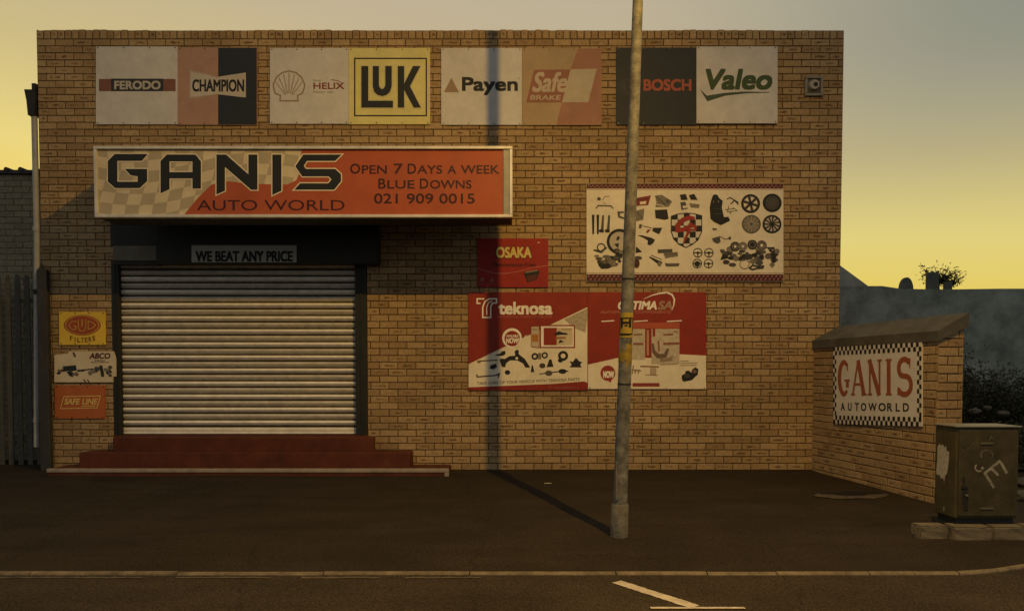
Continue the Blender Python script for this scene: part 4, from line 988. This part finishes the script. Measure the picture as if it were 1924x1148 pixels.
for py in (833, 955):
    a, c = pc(1842, py + 2), pc(1866, py - 2); b = MB(); b.bbox((a.x, yf - .021, a.z), (c.x, yf - .0142, c.z), paint((.12, .105, .06)), .003); b.build('hinge_plate', cb)
b = MB(); a, c = pc(1808, 958), pc(1819, 896)
for k, (xa, za, xb, zb2) in enumerate(((1808, 945, 1813, 896), (1811, 958, 1819, 922), (1806, 912, 1818, 918))):
    a, c = pc(xa, za), pc(xb, zb2); z0_, z1_ = min(a.z, c.z), max(a.z, c.z); b.bbox((a.x, yf - .019 - .002 * k, z0_), (c.x, yf - .0142, z1_), M_DARK, .003)
a = pc(1815, 930); b.tube([(a.x, yf - .016, a.z), (a.x, yf - .032, a.z)], .010, M_GALV, 12); b.build('lock', cb)
p = Print(lambda x, y, lay: at(x, y, yf - .0142) + Vector((0, -.0006 * lay, 0))); gp = paint((.31, .28, .215), .75, .6, 40); gp2 = paint((.13, .115, .08), .75, .5, 30)
p.stroke([(1892, 889), (1880, 868), (1876, 865)], [5.4, 5, 3.4], gp, 1, 'graffiti'); p.stroke([(1878, 866), (1849, 890)], 5, gp, 1.3, 'graffiti'); p.stroke([(1863, 880), (1876, 893)], 5, gp, 1.6, 'graffiti'); p.stroke([(1850, 889), (1860, 904), (1867, 916)], [4.6, 5.4, 4], gp, 1.9, 'graffiti')
p.stroke(arc(1854, 855, 11, 10, 150, 400, 12), 3, gp2, 1, 'graffiti'); p.stroke(arc(1840, 878, 8, 7, -130, -300, 10), 3, gp, 1.4, 'graffiti'); p.ell(1846, 879, 3, 3, gp, 1.8, 'graffiti', 9)
p.stroke([(1803, 842), (1815, 848), (1835, 825), (1838, 840)], 1.0, gp2, 1, 'graffiti'); p.stroke([(1858, 828), (1862, 820), (1867, 826)], 1.6, gp2, 1, 'graffiti')
for i in range(26):
    x, y = random.uniform(1800, 1905), random.uniform(815, 965); p.ell(x, y, random.uniform(.5, 1.6), random.uniform(.5, 2.2), random.choice((M_DARK, gp2)), 1, 'graffiti', 6)
p.build(cb)
b = MB(); random.seed(11)
def side_pt(px, py):
    X = xc0 - .0015; Yy = X * F / (px - CX); q = at(px, py, Yy); return Vector((X, Yy, q.z))
ed = [(1764,838),(1768,833),(1771,837),(1774,834),(1776,840),(1780,838),(1781,846),(1786,849),(1785,872),(1783,888),(1779,894),(1778,905),(1775,897),(1771,899),(1770,893),(1762,890),(1764,862)]
b.face([side_pt(*q) for q in ed][::-1], paint((.46, .42, .33), .8, .45, 45)); q = [(1777,951),(1779,951),(1779,961),(1777,960)]; b.face([side_pt(*k) for k in q][::-1], gp); b.build('torn_poster', cb)
# plinth of rough blocks
M_BLK = paint((.17, .14, .095), .95, .35, 6, bump=.3, name='rough_concrete')
b = None
pl_ = thing('plinth', 'rough pale concrete block base under the electricity cabinet', 'plinth', (3.8, 6.05, gz(6.05)))
random.seed(9); zt2 = zc0 - .004
for (x0, x1, y0, y1) in ((3.235, 3.47, 5.875, 6.02), (3.478, 3.79, 5.83, 6.0), (3.797, 4.06, 5.84, 6.0), (4.067, 4.45, 5.83, 6.0)):
    bm = bmesh.new(); bmesh.ops.create_cube(bm, size=1)
    for v in bm.verts: v.co = Vector((x0 + (v.co.x + .5) * (x1 - x0), y0 + (v.co.y + .5) * (y1 - y0), gz(6) - .06 + (v.co.z + .5) * (zt2 - gz(6) + .06)))
    bmesh.ops.bevel(bm, geom=bm.edges[:], offset=.014, segments=2, affect='EDGES'); bmesh.ops.subdivide_edges(bm, edges=bm.edges[:], cuts=3, use_grid_fill=True)
    for v in bm.verts:
        if v.co.z < zt2 - .002: v.co += Vector([random.uniform(-.004, .004) for _ in range(3)])
    b = MB(); b.addbm(bm, M_BLK); b.build('block', pl_)

# ------------------------------------------------------------------ neighbour at the left, palisade fence
nb = thing('neighbour_building', 'grey brick building in shade at the left edge with a low tiled roof edge', 'building', (-9, YW + 1.1, 0))
yn = YW + 1.1; zn = at(20, 328, yn).z
bricks('wall', nb, [((-14, yn, 0), (1, 0, 0), (0, -1, 0), 14 + XL - .05, zn, [], False, 0)], M_BRICK2, M_MORTAR2)
b = MB(); b.box((-14, yn + .02, 0), (XL - .06, yn + 6, zn - .01), M_CORE); M_TILE = paint((.07, .065, .055), .85, .3)
b.box((-14, yn - .05, zn + .002), (XL - .02, yn + 6, zn + .05), M_TILE)
x = -13.9
while x < XL - .1:
    b.tube([(x, yn - .06, zn + .055), (x, yn + .6, zn + .06)], .035, M_TILE, 8); x += .2
b.build('roof', nb)
M_PAL = paint((.075, .07, .055), .7, .3, 6, name='fence_steel')
M_POLE2 = paint((.040, .039, .033), .7, .3, 6, name='fence_steel')
pf = thing('palisade_fence', 'dark steel palisade fence between the shop and the left neighbour', 'fence', (-6.6, YW + .12, 0))
zf = at(30, 505).z
def pale(x, y, w, z1, name):
    q = MB(); q.prism([(x - w / 2, y, 0), (x + w / 2, y, 0), (x + w / 2, y, z1 - .08), (x + w * .2, y, z1), (x, y, z1 - .05), (x - w * .2, y, z1), (x - w / 2, y, z1 - .08)], (0, .012, 0), M_PAL); return q.build(name, pf)
x = XL - .04
while x > -8.6: pale(x, YW + .55, .07, zf + random.uniform(-.01, .01), 'pale'); x -= .128
for z in (.35, zf - .35): q = MB(); q.box((-8.6, YW + .565, z - .025), (XL - .03, YW + .6, z + .025), M_PAL); q.build('rail', pf)
q = MB(); e0, e1 = at(77, 700, YW - .05).x, at(95.5, 700, YW - .05).x; q.bbox((e0, YW - .10, gz(YW)), (e1, YW - .026, at(85, 508, YW - .05).z), M_POLE2, .006); q.prism([(e0 + .02, YW - .09, at(85, 508, YW - .05).z - .002), (e1 - .05, YW - .09, at(85, 508, YW - .05).z - .002), (e0 + .05, YW - .09, at(85, 496, YW - .05).z)], (0, .05, 0), M_POLE2); q.build('post', pf)

# ------------------------------------------------------------------ beyond the side wall
YG = 17.0
M_PLAS = paint((.30, .325, .275), .95, .6, 1.3, bump=.5, name='grey_plaster'); M_ROOF = paint((.33, .33, .28), .9, .3, 3)
M_CHIM = paint((.13, .135, .12), .95, .4, 3)
bb = thing('rear_building', 'long low grey plastered building beyond the side wall, against the yellow sky', 'building', (10, YG, 0))
zg = at(1750, 543, YG).z
b = MB(); n = 40; x0, x1 = at(1330, 600, YG).x, 22.0; tp = []
for i in range(n + 1):
    x = x0 + (x1 - x0) * i / n; tp.append((x, zg + .008 * math.sin(i * .9) + (.06 if x < at(1690, 600, YG).x else 0)))
vs = [(x, YG, -.1) for x, z in tp] + [(x, YG, z) for x, z in tp] + [(x, YG + .35, z) for x, z in tp] + [(x, YG + .35, -.1) for x, z in tp]; n1 = n + 1
b.mesh(vs, [[k * n1 + i, k * n1 + i + 1, (k + 1) * n1 + i + 1, (k + 1) * n1 + i] for k in range(3) for i in range(n)] + [[0, n1, 2 * n1, 3 * n1], [n, n + n1, n + 2 * n1, n + 3 * n1][::-1]], M_PLAS); b.build('wall', bb)
b = MB(); Yr = YG + .4
b.prism([at(1360, 545, Yr), at(1640, 545, Yr), at(1632, 538, Yr), at(1576, 497, Yr), at(1500, 442, Yr), at(1368, 538, Yr)], (0, 7, 0), M_ROOF); b.build('roof', bb)
b = MB(); c = at(1704, 545, YG + .2); cw_ = (at(1717, 545, YG).x - at(1692, 545, YG).x) / 2; ch = at(1700, 521, YG + .2).z - c.z
b.prism([c + Vector((cw_ * math.cos(R(a)), 0, ch * math.sin(R(a)))) for a in range(0, 181, 12)] + [c + Vector((-cw_, 0, -.1)), c + Vector((cw_, 0, -.1))], (0, .1, 0), M_CHIM); b.build('rounded_cap', bb)
b = MB(); a, c = at(1741, 546, YG + .2), at(1763, 512, YG + .2); b.bbox((a.x, YG + .16, a.z - .1), (c.x, YG + .26, c.z), M_CHIM, .01); b.build('chimney', bb)
a, c = at(1774, 546, YG + .2), at(1788, 530, YG + .2); b = MB(); b.bbox((a.x, YG + .16, a.z - .1), (c.x, YG + .26, c.z), M_CHIM, .01); b.build('chimney', bb)
M_LEAF = paint((.05, .052, .022), .7, .5, 20, name='leaf'); M_LEAF2 = paint((.035, .045, .022), .7, .5, 20, name='leaf'); M_BARK = paint((.06, .045, .03), .9, .3, 12)
def leaf(b, c, s, m):
    d1 = Vector((random.gauss(0, 1), random.gauss(0, 1), random.gauss(0, .8))).normalized(); d2 = d1.cross(Vector((random.gauss(0, 1), random.gauss(0, 1), random.gauss(0, 1)))).normalized()
    b.face([c - d1 * s, c + d2 * s * .35, c + d1 * s, c - d2 * s * .35], m)
def plant(name, label, cat, base, crown, size, n, ls, group=None, trunk=True, twig=9, up=.6):
    t = thing(name, label, cat, base, group); tw = MB(); lf = MB()
    if trunk: tw.tube([base, base.lerp(crown, .5) + Vector((.05, 0, 0)), crown], [.09, .06, .02], M_BARK, 8)
    for i in range(twig):
        a = random.uniform(0, 6.28); e = Vector((math.cos(a) * size.x, math.sin(a) * size.y, random.uniform(-.5, 1) * size.z)) * random.uniform(.55, 1.05)
        st_ = (crown if trunk else base) + Vector((0, 0, -size.z * .4 if trunk else .02)); tip = crown + e; mid = st_.lerp(tip, .5) + Vector((0, 0, .1 * size.z))
        tw.tube([st_, mid, tip], [.022 * (1 if trunk else .5), .012 * (1 if trunk else .5), .004], M_BARK, 5)
        for j in range(n // twig):
            q = random.random() ** .6; c = st_.lerp(mid, q * 2) if q < .5 else mid.lerp(tip, q * 2 - 1)
            leaf(lf, c + Vector([random.gauss(0, .16) * size[k] for k in range(3)]), ls * random.uniform(.6, 1.3), random.choice((M_LEAF, M_LEAF2)))
    tw.build('trunk' if trunk else 'stem', t); lf.build('crown' if trunk else 'foliage', t)
random.seed(31)
Yt = YG + 5
plant('tree', 'sparse ragged tree showing above the rear roof line behind the chimney', 'tree', Vector((at(1760, 560, Yt).x, Yt, 0)), at(1764, 521, Yt), Vector((.54, .45, .44)), 700, .05, twig=34)
plant('tree', 'thin low tree tip rising just right of the chimney above the rear wall', 'tree', Vector((at(1786, 560, Yt).x, Yt + .5, 0)), at(1786, 529, Yt + .5), Vector((.36, .4, .3)), 330, .045, twig=20)
random.seed(17)
for i, (px, Y, w, h, lab) in enumerate(((1835, 12.9, .9, 1.5, 'dark weedy shrub right behind the end of the side wall'), (1890, 13.6, 1.1, 1.7, 'wide dark shrub in the shade left of the right edge'), (1935, 12.6, .9, 1.35, 'dark shrub cut by the right edge above the cabinet'), (1965, 9.6, .5, .6, 'low shrub at the right edge beside the cabinet'))):
    X = (px - CX) / F * Y; plant('shrub', lab, 'shrub', Vector((X, Y, 0)), Vector((X, Y, h * .5)), Vector((w, .6, h * .55)), 5200, .034, 'shrubs in the shade behind the cabinet', False, 40)
M_STONE = paint((.09, .083, .07), .9, .35, 9, bump=.5, name='rubble')
for i, (px, py, s, lab) in enumerate(((1833, 772, .075, 'pale rubble lump beside the side wall end'), (1856, 766, .05, 'small pale rubble lump between two others'), (1886, 776, .07, 'pale rubble lump right of the middle one'), (1921, 905, .09, 'rubble lump low at the right edge by the cabinet'), (1922, 930, .10, 'rubble lump at the foot of the cabinet, right edge'))):
    gp_ = ground(px, py + 8) if py > 850 else Vector(((px - CX) / F * 11.2, 11.2, .12)); zb = gp_.z if py > 850 else at(px, py, 11.2).z - s * .5
    bm = bmesh.new(); bmesh.ops.create_icosphere(bm, subdivisions=2, radius=s)
    for v in bm.verts: v.co = Vector((v.co.x * 1.3, v.co.y, v.co.z * .7)) * random.uniform(.75, 1.15) + Vector((gp_.x, gp_.y, zb + s * .4))
    b = MB(); b.addbm(bm, M_STONE); tag(b.build('rubble_stone'), lab, 'stone', 'rubble behind the cabinet')
# earth bank the weeds and rubble lie on
b = MB(); M_EARTH = paint((.035, .032, .022), .95, .5, 6, bump=.8, name='dark_earth'); vs = []
for i in range(17):
    for j in range(9):
        x = 4.9 + i * .5; y = 9.3 + j * .95; k = math.sin(math.pi * i / 16) ** .5 * math.sin(math.pi * min(1, j / 8 + .02)) ** .6; vs.append((x, y, -.02 + .42 * k + .05 * random.uniform(-1, 1) * k))
b.mesh(vs, [[i * 9 + j, (i + 1) * 9 + j, (i + 1) * 9 + j + 1, i * 9 + j + 1] for i in range(16) for j in range(8)], M_EARTH, True); tag(b.build('earth_bank'), kind='structure')
# scrap of paper on the pavement
c = ground(1029, 909); b = MB(); vs = []
for i in range(5):
    for j in range(3): vs.append((c.x - .04 + i * .02 + .006 * j, c.y - .02 + j * .02, c.z + .004 + .008 * abs(math.sin(i * 1.7 + j))))
b.mesh(vs, [[i * 3 + j, (i + 1) * 3 + j, (i + 1) * 3 + j + 1, i * 3 + j + 1] for i in range(4) for j in range(2)], paint((.5, .46, .38), .8, .2)); tag(b.build('litter'), 'crumpled white paper scrap on the dark pavement near the wall', 'litter')
